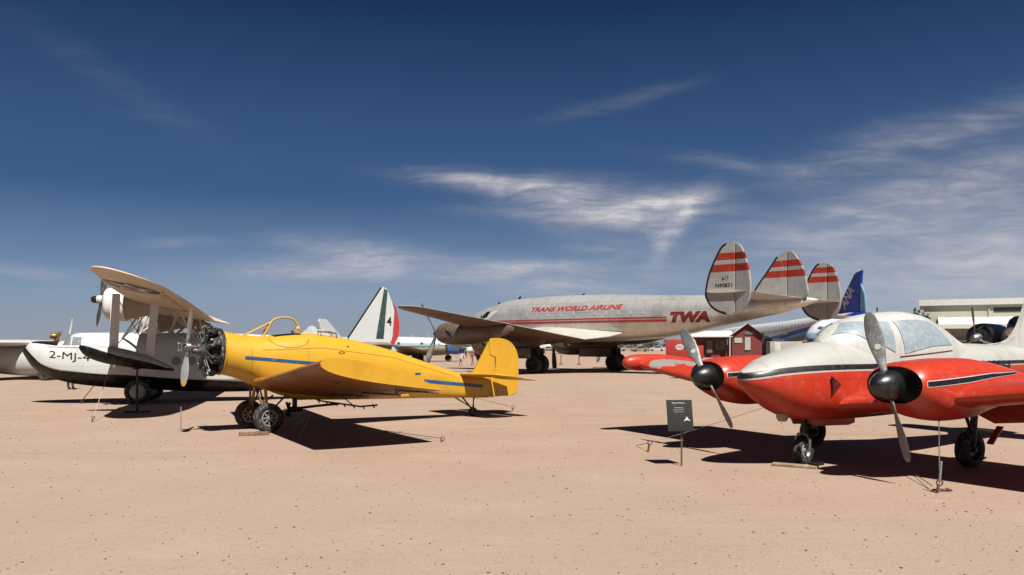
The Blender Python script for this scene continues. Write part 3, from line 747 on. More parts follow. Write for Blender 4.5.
# wings with fat rounded tips
for sd in (1, -1):
    secs = [((-.42, .30, .86), (-2.95, .30, .83), .15, .01), ((-.55, .62, .90), (-2.75, .62, .88), .15, .012), ((-.60, 1.63, 1.0), (-2.68, 1.63, .985), .145, .012), ((-.68, 4.3, 1.345), (-2.35, 4.3, 1.33), .14, .012)]
    if sd < 0: secs = mirror(secs)
    wf = Foil(secs); wg = finish('wing', wf.mesh(6), REDW if sd < 0 else RED, tp)
    tk = Body([(-.40, 1.37, 1.39, .012), (-.45, 1.30, 1.46, .08), (-.58, 1.24, 1.515, .14), (-.8, 1.215, 1.54, .165), (-1.2, 1.21, 1.54, .17), (-1.7, 1.25, 1.50, .15), (-2.3, 1.31, 1.42, .07), (-2.75, 1.34, 1.38, .01)], y0=sd * 4.38)
    finish('wing_tip', tk.mesh(40, 32), RED, wg)
    bm = bmesh.new(); n = 24
    for k in range(n):
        f0, f1 = k / n, (k + 1) / n
        q = [wf.surf(-2.05 + .28 * f + dx, sd * (2.3 + 1.9 * f), 1, .004) for f, dx in ((f0, 0), (f1, 0), (f1, -.02), (f0, -.02))]
        bm.faces.new([bm.verts.new(p) for p in q])
    finish('aileron_gap', bm, BLACK, wg)
    bm = bmesh.new(); prism(bm, [(-1.6, .86), (-2.75, .86), (-2.72, .80), (-1.65, .80)], .55, at=sd * .95, bevel=.012); finish('flap', bm, DULLAL, wg)
    for ya, yb in ((1.3, 2.35), (2.38, 4.1)):
        bm = bmesh.new(); prism(bm, [(-2.05, .90), (-2.10, .985), (-2.55, .86), (-2.86, .66), (-2.85, .61), (-2.5, .74)], yb - ya, at=sd * (ya + yb) / 2, bevel=.008)
        for v in bm.verts: v.co.z += .115 * (abs(v.co.y) - 1.63)
        finish('flap', bm, REDM, wg)
    # engine nacelle with open front
    nc = Body([(-.06, .985, 1.455, .385, 2.2, 2.2), (-.12, .955, 1.485, .415, 2.3, 2.3), (-.25, .89, 1.51, .44, 2.4, 2.4), (-.5, .79, 1.53, .45, 2.4, 2.4), (-.9, .735, 1.55, .44, 2.4, 2.4), (-1.3, .745, 1.55, .42, 2.3, 2.4), (-1.8, .82, 1.51, .37, 2.2, 2.2), (-2.4, .95, 1.41, .28, 2.2, 2.2), (-2.9, 1.06, 1.31, .16, 2, 2), (-3.25, 1.14, 1.22, .03, 2, 2)], y0=sd * 1.67)
    nb = nc.mesh(56, 48); nb.faces.ensure_lookup_table()
    fr = [f for f in nb.faces if len(f.verts) > 8 and f.calc_center_median().x > -.5]
    r_ = bmesh.ops.inset_region(nb, faces=fr, thickness=.022, depth=0)
    bmesh.ops.translate(nb, verts=[v for f in fr for v in f.verts], vec=(-.24, 0, 0)); setmat(fr, 1)
    for f in r_['faces']: pass
    NA = finish('nacelle', nb, [RED, BLACK], tp)
    for q in (.26, -.26):
        bm = bmesh.new()
        for i in range(5): box(bm, (-.22, sd * 1.67 + q, 1.12 + i * .05), (.06, .12, .012))
        box(bm, (-.255, sd * 1.67 + q, 1.22), (.02, .14, .24)); finish('cooling_fin', bm, BLACKMET, NA)
    # stripe along the nacelle flank, pale border
    for h, mt, e in ((.082, WHITE, .006), (.062, BLACK, .009)):
        o_ = (.082 - h) * .4
        finish('stripe', nc.decal([[(-.11 - o_, 1.245 + h / 2), (-.9, 1.285 + h / 2), (-1.5, 1.325 + h / 2.6), (-2.3 + o_, 1.345 + h / 6), (-2.3 + o_, 1.345 - h / 6), (-1.5, 1.325 - h / 2.6), (-.9, 1.285 - h / 2), (-.11 - o_, 1.245 - h / 2)]], sd, e, .08), mt, NA)
        if sd < 0: finish('stripe', nc.decal([[(-.10 - o_, 1.25 + h / 2), (-.9, 1.285 + h / 2), (-2.0, 1.33 + h / 4), (-2.0, 1.33 - h / 4), (-.9, 1.285 - h / 2), (-.10 - o_, 1.25 - h / 2)]], 1, e, .08), mt, NA)
    # spinner and propeller
    hc = Vector((0, sd * 1.63, 1.215))
    bm = bmesh.new(); lathe(bm, [(0, .30), (.04, .292), (.085, .26), (.13, .205), (.165, .14), (.188, .06), (.195, -.03), (.19, -.07), (0, -.07)], c=hc, axis='X', seg=40)
    SP = finish('spinner', bm, SPIN, tp)
    ph = R(-17) if sd > 0 else R(-37)
    for q in (0, PI):
        bl = finish('blade', blade_bm(hc, .965, .205, ph + q, (50, 16), 0, 0, root=.2, wide=.5, tail_sign=-1), GREYBL, SP)
        d = Vector((0, math.sin(ph + q), math.cos(ph + q))); tn = Vector((0, math.cos(ph + q), -math.sin(ph + q)))
        if q == 0:
            bm = bmesh.new(); be = R(33); n = (Vector((math.cos(be), 0, 0)) + tn * math.sin(be)).normalized()
            lathe(bm, [(0, .004), (.035, .003), (.038, 0), (0, 0)], axis='Z', seg=20)
            xf(bm, Matrix.Translation(hc + d * .50 + n * .018) @ n.to_track_quat('Z', 'Y').to_matrix().to_4x4()); finish('blade_glint', bm, WHITE, bl)  # white disc painted on as a bolt's reflection
    # main gear
    bm = bmesh.new(); tube(bm, (-2.12, sd * 1.46, .95), (-2.16, sd * 1.40, .30), .05, .045); tube(bm, (-2.16, sd * 1.25, .25), (-2.16, sd * 1.46, .25), .03); tube(bm, (-1.75, sd * 1.5, .9), (-2.12, sd * 1.42, .48), .025)
    pipe(bm, [(-2.06, sd * 1.42, .6), (-2.0, sd * 1.42, .5), (-2.08, sd * 1.40, .36)], .016)
    finish('landing_gear_leg', bm, BLACKMET, tp)
    wheel(tp, (-2.16, sd * 1.36, .25), .25, .19, RUBBER, BLACKMET, hub_m=BLACK)
    bm = bmesh.new(); box(bm, (-2.36, sd * 1.6, .46), (.03, .09, .34), ry=R(-48), bevel=.008); finish('gear_door', bm, RED, tp)
    # tail surfaces
    secs = [((-6.0, .1, 1.5), (-7.0, .1, 1.47), .1), ((-6.2, 1.9, 1.52), (-6.95, 1.9, 1.5), .1)]
    if sd < 0: secs = mirror(secs)
    finish('stabilizer', Foil(round_tip(secs, .15)).mesh(4), TWW, tp)
# fin with a long curved root
fo = smooth_loop([(-4.9, 1.70), (-5.35, 1.765), (-5.62, 1.85), (-5.82, 2.02), (-5.98, 2.25), (-6.2, 2.62), (-6.5, 2.9), (-6.95, 2.92), (-7.02, 2.6), (-6.98, 2.0), (-6.95, 1.45), (-6.2, 1.5)], 4)
bm = bmesh.new(); prism(bm, fo, .10, bevel=.035); finish('tail_fin', bm, TWW, tp)
bm = bmesh.new(); prism(bm, [(-7.0, 2.85), (-7.04, 2.5), (-7.0, 1.45), (-7.3, 1.42), (-7.38, 2.0), (-7.28, 2.8)], .08, bevel=.02); finish('rudder', bm, TWW, tp)
bm = bmesh.new(); box(bm, (-6.05, .03, 2.75), (.05, .05, .5), bevel=.01)
bm.free()
# nose gear, wheel cocked to one side
bm = bmesh.new(); tube(bm, (-.40, 0, .75), (-.36, 0, .42), .045, .04); tube(bm, (-.9, 0, .7), (-.42, 0, .50), .022)
GL = finish('nose_gear_leg', bm, BLACKMET, tp)
bm = bmesh.new(); yw = R(8); M = Matrix.Translation((-.35, 0, 0)) @ Matrix.Rotation(yw, 4, 'Z')
pipe(bm, [(.0, .105, .185), (.0, .11, .36), (.0, .07, .425), (.0, 0, .44), (.0, -.07, .425), (.0, -.11, .36), (.0, -.105, .185)], [.026, .022, .022, .025, .022, .022, .026]); xf(bm, M); finish('fork', bm, STEEL, GL)
wheel(tp, (-.35, 0, .195), .195, .15, RUBBER, DULLAL, yaw=yw, name='nose_wheel')

# ------------------------------------------------------------------ flying boat
FB = (-11.14, 24.27, 14)
CH = [(3.12, 1.58), (3.03, 1.50), (2.88, 1.36), (2.56, 1.12), (2.21, 1.0), (1.87, .955), (1.07, .88), (.4, .85), (-1.22, .71), (-2.2, .655), (-3.3, .57), (-5.4, .42)]
HULL = paint('white_hull_black_bottom', (238, 238, 236), rough=.42, var=.06, streak=.07, dirt=(120, 112, 104), dirt_amt=.12, bump=.06, panel=(1.1, .55, .35), split=(-5.6, 3.3, CH, .3, 1.7, [(0.0, (5, 5, 6))]), spec=.2)
WINGT = paint('cream_fabric_wing', (248, 228, 198), rough=.6, var=.10, streak=.2, dirt=(120, 84, 50), dirt_amt=.3, bump=.08)
CREAM = paint('cream_strut_and_shade_paint', (206, 192, 170), rough=.5, var=.12, streak=.15)
GLASSD = paint('grey_cabin_glass', (150, 158, 164), rough=.15, var=.15, coat=.6)
BRASS = paint('brass', (190, 140, 60), rough=.35, metal=.7)
FLOATM = paint('float_grey_black_bottom', (206, 206, 206), rough=.45, var=.06, streak=.08, split=(-1.7, .9, [(-1.7, 1.10), (-1.47, 1.115), (-.95, 1.27), (-.55, 1.375), (-.19, 1.46), (.1, 1.55), (.5, 1.68), (.9, 1.75)], 1.0, 1.8, [(0.0, (9, 7, 6))]), spec=.25)
INS_R = paint('insignia_red', (170, 40, 34), rough=.5); INS_B = paint('insignia_blue', (34, 40, 66), rough=.5)
SWHITE = paint('strut_white', (250, 250, 246), rough=.5, var=.06, streak=.1)
fb = thing('flying_boat', 'white flying boat with black hull bottom, cream wing overhead and wing float on struts', 'flying boat', (FB[0], FB[1], 0), rz(FB))
hb = Body([(3.30, 1.47, 1.58, .04, 2, 1.6, .6), (3.22, 1.33, 1.66, .14, 2.2, 1.5, .6), (3.08, 1.10, 1.80, .30, 2.6, 1.4, .5), (2.85, .90, 1.83, .46, 2.8, 1.4, .42), (2.5, .73, 1.83, .62, 3, 1.4, .36), (2.12, .61, 1.85, .74, 3, 1.4, .33), (1.95, .57, 2.03, .78, 2.8, 1.4, .30), (1.7, .53, 2.085, .82, 3, 1.4, .29),
           (1.1, .46, 2.09, .86, 3.2, 1.4, .27), (.4, .40, 2.09, .88, 3.2, 1.4, .26), (-1.2, .31, 2.09, .85, 3, 1.4, .25), (-2.4, .27, 2.08, .74, 2.8, 1.4, .24), (-3.2, .28, 2.05, .58, 2.6, 1.5, .3), (-3.9, .50, 2.02, .42, 2.4, 1.8, .4), (-4.9, 1.0, 1.96, .2, 2.2, 2, .5), (-5.4, 1.3, 1.9, .04, 2, 2, .5)])
finish('hull', hb.mesh(90, 56), HULL, fb)
bm = hb.patch([(3.02, R(60)), (2.25, R(48)), (2.25, R(132)), (3.02, R(120))], 10, 12, .006); finish('anti_glare_panel', bm, BLACK, fb)
for s_ in (1, -1):
    finish('window', hb.decal([[(2.12, 1.72), (1.88, 1.97), (1.86, 1.72)]], s_, .008, .06), GLASSD, fb)
    finish('window', hb.decal([[(1.83, 1.72), (1.83, 1.96), (1.58, 1.95), (1.57, 1.72)]], s_, .008, .06), GLASSD, fb)
    finish('rub_rail', hb.decal([[(2.5, 1.675), (1.5, 1.645), (1.5, 1.633), (2.5, 1.662)]], s_, .006), MAROON, fb)
    tb_ = text_bm('2-MJ-4', 1.12, .27, 0, 0)
    for v in tb_.verts:
        xx = v.co.x; v.co.x = (2.43 - xx) if s_ > 0 else (1.31 + xx); v.co.y += 1.29 - .09 * xx
    finish('hull_lettering', hb.wrap(tb_, s_, .008, .08), BLACK, fb)
    for cx_ in (-1.02, -1.44):
        finish('porthole', hb.decal([[(cx_ + .13 * math.cos(2 * PI * i / 20), 1.25 + .13 * math.sin(2 * PI * i / 20)) for i in range(20)]], s_, .008, .06), GLASSD, fb)
bm = hb.patch([(2.09, R(45)), (1.93, R(45)), (1.93, R(135)), (2.09, R(135))], 6, 14, .01); finish('windshield', bm, GLASSD, fb)
bm = bmesh.new(); tube(bm, (2.06, 0, 2.05), (1.99, 0, 2.50), .035, .018); finish('mast', bm, WHITE, fb)
bm = bmesh.new(); lathe(bm, [(0, .12), (.07, .1), (.085, 0), (.06, -.06), (0, -.07)], c=(2.48, 0, 1.99), axis='X', seg=20); tube(bm, (2.46, 0, 1.83), (2.46, 0, 1.95), .03); tube(bm, (2.40, .06, 1.84), (2.32, .05, 2.1), .03, .02); tube(bm, (2.42, -.08, 1.84), (2.38, -.08, 2.02), .04, .03); box(bm, (2.33, .05, 2.05), (.1, .06, .12), bevel=.02); finish('deck_searchlight', bm, BRASS, fb)
# parasol wing
L_ = [((-.02, 0, 2.86), (-2.02, 0, 2.46), .13, .015), ((-.02, 2.6, 3.06), (-2.0, 2.6, 2.62), .13, .015), ((-.06, 5.2, 3.25), (-1.95, 5.2, 2.80), .12, .015), ((-.22, 6.7, 3.34), (-1.82, 6.7, 2.94), .11, .015)]
Rr_ = [((-.02, 0, 2.86), (-2.02, 0, 2.46), .13, .015), ((-.02, -2.6, 2.89), (-2.0, -2.6, 2.47), .13, .015), ((-.06, -5.2, 2.92), (-1.95, -5.2, 2.50), .12, .015), ((-.22, -6.7, 2.94), (-1.82, -6.7, 2.54), .11, .015)]
wL = Foil(round_tip(L_, 1.45, 8), N=20)
WGL = finish('wing', wL.mesh(4), WINGT, fb); WGR = finish('wing', Foil(round_tip(Rr_, 1.45, 8), N=20).mesh(4), WINGT, fb)
# insignia on the lower face: blue disc, white star, red centre
def disc(cx, cy, r0, r1, n, e, mt, nm, star=False):
    bm = bmesh.new(); pts = []
    for i in range(n):
        a = 2 * PI * i / n + PI / 2; q = r1 if not star else (r1 if i % 2 == 0 else r1 * .42)
        pts.append((cx + q * math.cos(a), cy + q * math.sin(a)))
    ctr = (cx, cy); K = 5
    for i in range(n):
        a, b_ = pts[i], pts[(i + 1) % n]
        for k in range(K):
            f0, f1 = k / K, (k + 1) / K
            q = [(ctr[0] + (p[0] - ctr[0]) * f, ctr[1] + (p[1] - ctr[1]) * f) for p, f in ((a, f0), (b_, f0), (b_, f1), (a, f1))]
            vs = [bm.verts.new(wL.surf(x, y, -1, e)) for x, y in q]
            bm.faces.new(vs if k else vs[1:])
    return finish(nm, bm, mt, WGL)
disc(-.86, 6.05, 0, .62, 40, .006, INS_B, 'insignia_disc'); disc(-.86, 6.05, 0, .60, 10, .010, WHITE, 'insignia_star', True); disc(-.86, 6.05, 0, .2, 20, .014, INS_R, 'insignia_centre')
bm = bmesh.new()
for k in range(26):
    f0, f1 = k / 26, (k + 1) / 26; bm.faces.new([bm.verts.new(wL.surf(-1.55 + dx, 1.2 + 5.2 * f, -1, .004)) for f, dx in ((f0, 0), (f1, 0), (f1, -.02), (f0, -.02))])
finish('aileron_gap', bm, paint('brown_gap', (96, 66, 44), rough=.8), WGL)
for yy in (2.4, 4.2, 5.6):
    p = wL.surf(-1.5, yy, -1, 0); bm = bmesh.new(); box(bm, p + Vector((0, 0, -.03)), (.16, .04, .08), bevel=.01); finish('hinge_fairing', bm, WINGT, WGL)
bm = bmesh.new(); lathe(bm, [(0, .05), (.04, .03), (.05, -.03), (0, -.05)], c=(-.75, 7.2, 3.33), axis='Y', seg=14); finish('tip_lamp', bm, RUST, WGL)
# nacelles and propellers
for sy_, zc in ((2.5, 2.83), (-2.5, 2.56)):
    nb_ = Body([(.52, zc - .30, zc + .30, .30), (.46, zc - .38, zc + .38, .38), (.2, zc - .43, zc + .43, .43), (.0, zc - .42, zc + .42, .42), (-.4, zc - .34, zc + .30, .34), (-.8, zc - .27, zc + .18, .26), (-1.3, zc - .22, zc + .0, .15), (-1.6, zc - .2, zc - .12, .03)], y0=sy_)
    NC = finish('nacelle', nb_.mesh(40, 36), CREAM, fb)  # cream colour paints in the wing's shade behind the white cowl
    cw_ = Body([(.53, zc - .31, zc + .31, .31), (.47, zc - .41, zc + .41, .41), (.2, zc - .465, zc + .465, .465), (-.02, zc - .465, zc + .465, .465)], y0=sy_); finish('cowl', cw_.mesh(20, 36), SWHITE, NC)
    bm = bmesh.new(); lathe(bm, [(0, .03), (.27, .02), (.30, 0), (0, -.02)], c=(.535, sy_, zc), axis='X', seg=28); finish('cowl_opening', bm, BLACKMET, NC)
    bm = bmesh.new(); lathe(bm, [(0, .30), (.07, .28), (.10, .22), (.10, .14)], c=(.58, sy_, zc + .12), axis='X', seg=20, mi=1); lathe(bm, [(.11, .14), (.12, .06), (.11, -.08), (0, -.08)], c=(.58, sy_, zc + .12), axis='X', seg=20)
    HB = finish('propeller_hub', bm, [WHITE, BLACK], fb)
    for q in (0, PI):
        finish('blade', blade_bm(Vector((.62, sy_, zc + .12)), .74, .19, q - .05, (62, 30), R(8), .07, root=.13), [paint('brown_blade', (74, 56, 52), rough=.5, var=.2), RUST], HB)
# struts
for s_, zo in ((1, 0), (-1, 0)):
    for (a, b_, wd) in (((.5, .62, 1.9), (-.35, 1.9, 2.85), .05), ((-1.5, .62, 1.9), (-1.25, 1.9, 2.68), .045), ((-.8, .55, 2.05), (-1.2, 1.55, 2.7), .05), ((-1.6, .5, 2.0), (-.7, 1.3, 2.78), .05), ((.2, .4, 2.08), (-.1, .5, 2.85), .045), ((-1.7, .4, 2.08), (-1.6, .5, 2.6), .045)):
        bm = bmesh.new(); dz_ = 0 if s_ > 0 else -.12
        tube(bm, (a[0], s_ * a[1], a[2]), (b_[0], s_ * b_[1], b_[2] + dz_ * (b_[1] > 1)), wd * .7, seg=14); finish('wing_strut', bm, CREAM, fb)
    # tip float on two broad struts
    fy = s_ * 4.15; z2 = 0 if s_ > 0 else -.22
    fl_ = Body([(.74, 1.62, 1.70, .03, 2, 1.6), (.66, 1.50, 1.73, .10, 2.2, 1.5), (.45, 1.36, 1.72, .20, 2.4, 1.5), (.1, 1.245, 1.69, .28, 2.5, 1.4), (-.3, 1.165, 1.62, .31, 2.5, 1.4), (-.7, 1.12, 1.50, .28, 2.4, 1.4), (-1.1, 1.08, 1.34, .19, 2.2, 1.4), (-1.48, 1.05, 1.14, .03, 2, 1.5)], y0=fy)
    FO = finish('wing_float', fl_.mesh(44, 36), FLOATM, fb)
    for (xa, za, xb, zb, wd) in ((-.05, 1.6, -.10, 3.02 + z2, .21), (-.88, 1.40, -1.02, 2.78 + z2, .19)):
        bm = bmesh.new(); box(bm, (0, 0, 0), (wd, .07, 1.0), bevel=.02)
        for v in bm.verts:
            f = v.co.z + .5; v.co.z = za + (zb - za) * f; v.co.x += xa + (xb - xa) * f; v.co.y += fy
        finish('float_strut', bm, SWHITE, FO)
    bm = bmesh.new(); tube(bm, (-.1, fy, 1.7), (-1.0, fy, 2.7 + z2), .012); tube(bm, (-.9, fy, 1.5), (-.12, fy, 2.95 + z2), .012); finish('bracing_wire', bm, DULLAL, FO)
    # wheels on folding legs
    bm = bmesh.new(); tube(bm, (.0, s_ * .75, 1.0), (.0, s_ * .92, .36), .06); tube(bm, (-.45, s_ * .75, .95), (.0, s_ * .88, .36), .04); tube(bm, (0, s_ * .85, .36), (0, s_ * 1.08, .36), .05); finish('landing_gear_leg', bm, BLACKMET, fb)
    wheel(fb, (.0, s_ * 1.0, .36), .36, .22, RUBBER, paint('white_hubcap', (190, 186, 182), rough=.5, var=.15), cap=True, rim_r=.60)
    secs = [((-4.3, .1, 1.98), (-5.1, .1, 1.95), .09), ((-4.5, 1.5, 2.0), (-5.05, 1.5, 1.98), .09)]
    if s_ < 0: secs = mirror(secs)
    finish('stabilizer', Foil(round_tip(secs, .2)).mesh(3), WHITE, fb)
bm = bmesh.new(); prism(bm, smooth_loop([(-4.4, 1.9), (-4.72, 2.18), (-4.82, 2.30), (-4.95, 2.33), (-5.05, 2.25), (-5.1, 2.05), (-5.25, 1.9)], 4), .07, bevel=.02); finish('tail_fin', bm, WHITE, fb)
bm = bmesh.new(); prism(bm, [(-5.06, 2.22), (-5.12, 2.05), (-5.27, 1.88), (-5.4, 1.7), (-5.5, 1.6), (-5.5, 2.0), (-5.3, 2.2)], .05, bevel=.015); finish('rudder', bm, WHITE, fb)
# jack stand that props the float
js = thing('float_jack_stand', 'black steel prop stand under the wing float of the flying boat', 'stand', at(FB, -.6, 4.15, 0), rz(FB))
bm = bmesh.new(); tube(bm, (0, 0, .03), (0, 0, .75), .035); tube(bm, (0, 0, .75), (0, 0, 1.12), .024); box(bm, (0, 0, 1.12), (.16, .12, .05), bevel=.01); finish('pole', bm, BLACKMET, js)
bm = bmesh.new(); box(bm, (0, 0, .02), (.62, .07, .04), bevel=.008); box(bm, (0, 0, .022), (.07, .5, .036), bevel=.008); finish('base', bm, BLACKMET, js)

# ------------------------------------------------------------------ four engined airliner
FC = (4.3, 51.3, -40.5)
ALU = paint('weathered_bare_aluminium', (282, 280, 274), rough=.36, metal=.62, var=.12, streak=.22, dirt=(120, 104, 88), dirt_amt=.22, scale=.5, panel=(1.6, .62, .7), bump=.12)
ALB_ = paint('grimy_aluminium', (158, 134, 112), rough=.45, metal=.4, var=.22, streak=.35, dirt=(96, 66, 44), dirt_amt=.5, scale=.7, panel=(1.1, .6, .6))
ALW = paint('chalky_wing_skin', (236, 230, 220), rough=.5, metal=.2, var=.12, streak=.12, dirt=(130, 110, 92), dirt_amt=.3, scale=.4)
WUND = paint('painted_shade_oily_underside', (140, 110, 86), rough=.55, metal=.2, var=.2, streak=.3, dirt=(80, 56, 40), dirt_amt=.5, scale=.5)  # darker brown put in as underside shade, with oily grime over it
CRED = paint('airline_red', (200, 46, 36), rough=.5, var=.15, scale=.6)
DRED = paint('deep_red', (150, 28, 28), rough=.5, var=.15, scale=.6)
DARKP = paint('dark_prop_grey', (70, 68, 66), rough=.5, var=.3)
an = thing('four_engine_airliner', 'silver four engine airliner with three red striped tail fins behind the yellow plane', 'airplane', (FC[0], FC[1], 0), rz(FC))
cb = Body([(11.2, 2.45, 2.75, .06), (11.0, 2.25, 2.98, .35), (10.4, 2.02, 3.32, .72), (9.5, 1.88, 3.68, 1.02), (8.6, 1.84, 4.02, 1.22), (7.0, 1.83, 4.46, 1.38), (5.0, 1.86, 4.83, 1.48), (1.5, 1.90, 4.93, 1.53), (-1.6, 1.92, 4.88, 1.52), (-4.5, 2.02, 4.76, 1.42), (-7.2, 2.26, 4.62, 1.25), (-9.7, 2.72, 4.52, .98), (-12.0, 3.18, 4.42, .68), (-13.7, 3.52, 4.32, .42), (-14.7, 3.82, 4.22, .2), (-15.2, 4.0, 4.1, .04)])
finish('fuselage', cb.mesh(90, 60), ALU, an)
for s_ in (1, -1):
    finish('stripe', cb.decal([[(7.4, 3.36), (-7.05, 3.36), (-7.05, 3.265), (7.4, 3.29)]], s_, .012, .3), CRED, an)
    finish('stripe', cb.decal([[(7.4, 3.22), (-7.05, 3.20), (-7.05, 3.055), (7.4, 3.10)]], s_, .012, .3), CRED, an)
    for txt, xa, zz, hh, ww, shr, mt in (('TRANS WORLD AIRLINE', 2.75, 3.86, .30, 6.9, .3, CRED), ('TWA', -7.25, 2.98, .64, 2.3, .28, DRED)):
        tb_ = text_bm(txt, ww, hh, shr, .075 if txt == 'TWA' else .03)
        for v in tb_.verts:
            xx = v.co.x; v.co.x = (xa - xx) if s_ > 0 else (xa - ww + xx); v.co.y += zz
        finish('airline_lettering', cb.wrap(tb_, s_, .014, .15), mt, an)
    for wx in (3.1, 2.17, 1.32, .32, -.69, -2.26, -3.06, -3.92, -4.75, -5.57):
        finish('window', cb.decal([[(wx + .13 * math.cos(2 * PI * i / 16), 3.63 + .13 * math.sin(2 * PI * i / 16)) for i in range(16)]], s_, .012, .1), paint('dusty_window', (206, 206, 200), rough=.3, var=.1) if wx == 3.1 and s_ == 1 else bpy.data.materials['dusty_window'], an)
    o = [(-6.12, 3.42), (-6.82, 3.42), (-6.82, 4.02), (-6.62, 4.16), (-6.32, 4.16), (-6.12, 4.02)]
    finish('door', cb.decal([o], s_, .010, .15), paint('pale_door', (206, 204, 200), rough=.45, metal=.4), an)
    finish('cockpit_window', cb.decal([[(7.35, 3.55), (6.95, 4.0), (6.55, 4.02), (6.75, 3.6)]], s_, .012, .1), BLACK, an)
    finish('crew_panel', cb.decal([[(7.1, 3.42), (6.55, 3.50), (5.75, 4.05), (6.3, 4.05)]], s_, .009, .1), WHITE, an)
for x_, h_ in ((6.9, .22), (5.0, .22), (-.3, .10)):
    bm = bmesh.new(); zt_ = cb.par(x_)[1]; prism(bm, [(x_ + .15, zt_ - .03), (x_ - .05, zt_ + h_), (x_ - .15, zt_ + h_), (x_ - .12, zt_ - .03)], .05, bevel=.01); finish('aerial', bm, BLACK, an)
for s_ in (1, -1):
    secs = [((4.6, .9, 2.4), (-4.6, .9, 2.62), .10, .0), ((3.9, 1.6, 2.34), (-3.4, 1.6, 2.24), .12, .01), ((3.3, 2.6, 2.12), (-2.3, 2.6, 2.07), .13, .0), ((2.75, 4.3, 2.34), (-2.05, 4.3, 2.29), .14, .0), ((1.7, 8.8, 2.90), (-1.6, 8.8, 2.88), .135, .0), ((.4, 14.6, 3.54), (-1.30, 14.6, 3.54), .13, .0)]
    if s_ < 0: secs = mirror(secs)
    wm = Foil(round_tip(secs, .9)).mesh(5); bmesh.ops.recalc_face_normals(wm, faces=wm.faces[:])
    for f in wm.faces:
        if f.normal.z < -.2: f.material_index = 1  # down-facing skin takes the painted shade
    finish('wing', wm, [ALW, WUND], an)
    for yy, x0, z0, bot, rr in ((4.27, 5.0, 1.75, .0, .74), (8.8, 3.65, 2.38, .0, .66)):
        y_ = s_ * yy
        nb_ = Body([(x0, z0 - rr * .55, z0 + rr * .55, rr * .55), (x0 - .08, z0 - rr * .72, z0 + rr * .74, rr * .72), (x0 - .5, z0 - rr * .92, z0 + rr * .95, rr * .92), (x0 - 1.2, z0 - rr, z0 + rr, rr), (x0 - 2.4, z0 - rr * .95, z0 + rr * 1.0, rr * .85), (x0 - 3.6, z0 - rr * .7, z0 + rr * .8, rr * .6), (x0 - 5.0, z0 - rr * .2, z0 + rr * .7, rr * .25), (x0 - 5.6, z0 + rr * .2, z0 + rr * .5, rr * .05)], y0=y_)
        NC = finish('nacelle', nb_.mesh(44, 36), ALB_, an)
        bm = bmesh.new(); lathe(bm, [(0, .02), (rr * .5, .02), (rr * .53, 0), (0, -.02)], c=(x0 + .01, y_, z0), axis='X', seg=28); finish('cowl_opening', bm, BLACKMET, NC)
        for sd in (1, -1):
            finish('exhaust_port', nb_.decal([[(x0 - 1.0, z0 + .25), (x0 - 1.45, z0 + .05), (x0 - 1.6, z0 - .25), (x0 - 1.15, z0 - .02)]], sd, .01, .1), BLACK, NC)
        bm = bmesh.new(); lathe(bm, [(0, .45), (.08, .43), (.13, .30), (.16, .1), (.14, -.05), (0, -.05)], c=(x0 + .12, y_, z0), axis='X', seg=20); HB = finish('propeller_hub', bm, DARKP, an)
        for q in range(3):
            ph = R(155) + q * 2 * PI / 3 + (0 if yy > 5 else R(30 if s_ < 0 else 60))
            finish('blade', blade_bm(Vector((x0 + .36, y_, z0)), 2.15, .36, ph, (62, 24), 0, .05, root=.06, tail_sign=-1), [DARKP, RUST], HB)
    # main gear: twin wheels, leg, doors
    y_ = s_ * 4.27
    bm = bmesh.new(); tube(bm, (0, y_, 1.9), (0, y_, .5), .13, .11); tube(bm, (1.1, y_, 1.7), (.05, y_, .7), .07); tube(bm, (0, y_ - .42, .5), (0, y_ + .42, .5), .09); tube(bm, (-.25, y_ + .1, 1.6), (-.08, y_ + .08, .8), .05); G = finish('landing_gear_leg', bm, BLACKMET, an)
    for q in (-.33, .33): wheel(an, (0, y_ + q, .57), .57, .36, RUBBER, BLACKMET, hub_m=BLACK)
    for q in (-.62, .62):
        bm = bmesh.new(); box(bm, (1.3, y_ + q, 1.22), (2.6, .04, .62), bevel=.02); finish('gear_door', bm, ALB_, G)
    # stabiliser with end plate fins
    secs = [((-11.7, .1, 4.25), (-14.5, .1, 4.16), .10), ((-12.08, 6.1, 4.30), (-14.32, 6.1, 4.24), .09), ((-12.15, 6.42, 4.31), (-14.2, 6.42, 4.25), .08)]
    if s_ < 0: secs = mirror(secs)
    finish('stabilizer', Foil(secs).mesh(4), ALW, an)
def finmat(nm, lo):
    return paint(nm, (212, 210, 206), rough=.45, metal=.3, var=.14, streak=.14, dirt=(130, 112, 96), dirt_amt=.25, scale=.6, panel=(.8, .5, .4), bands=[(2, lo + .56, lo + .90, (214, 62, 36)), (2, lo, lo + .36, (214, 62, 36))])
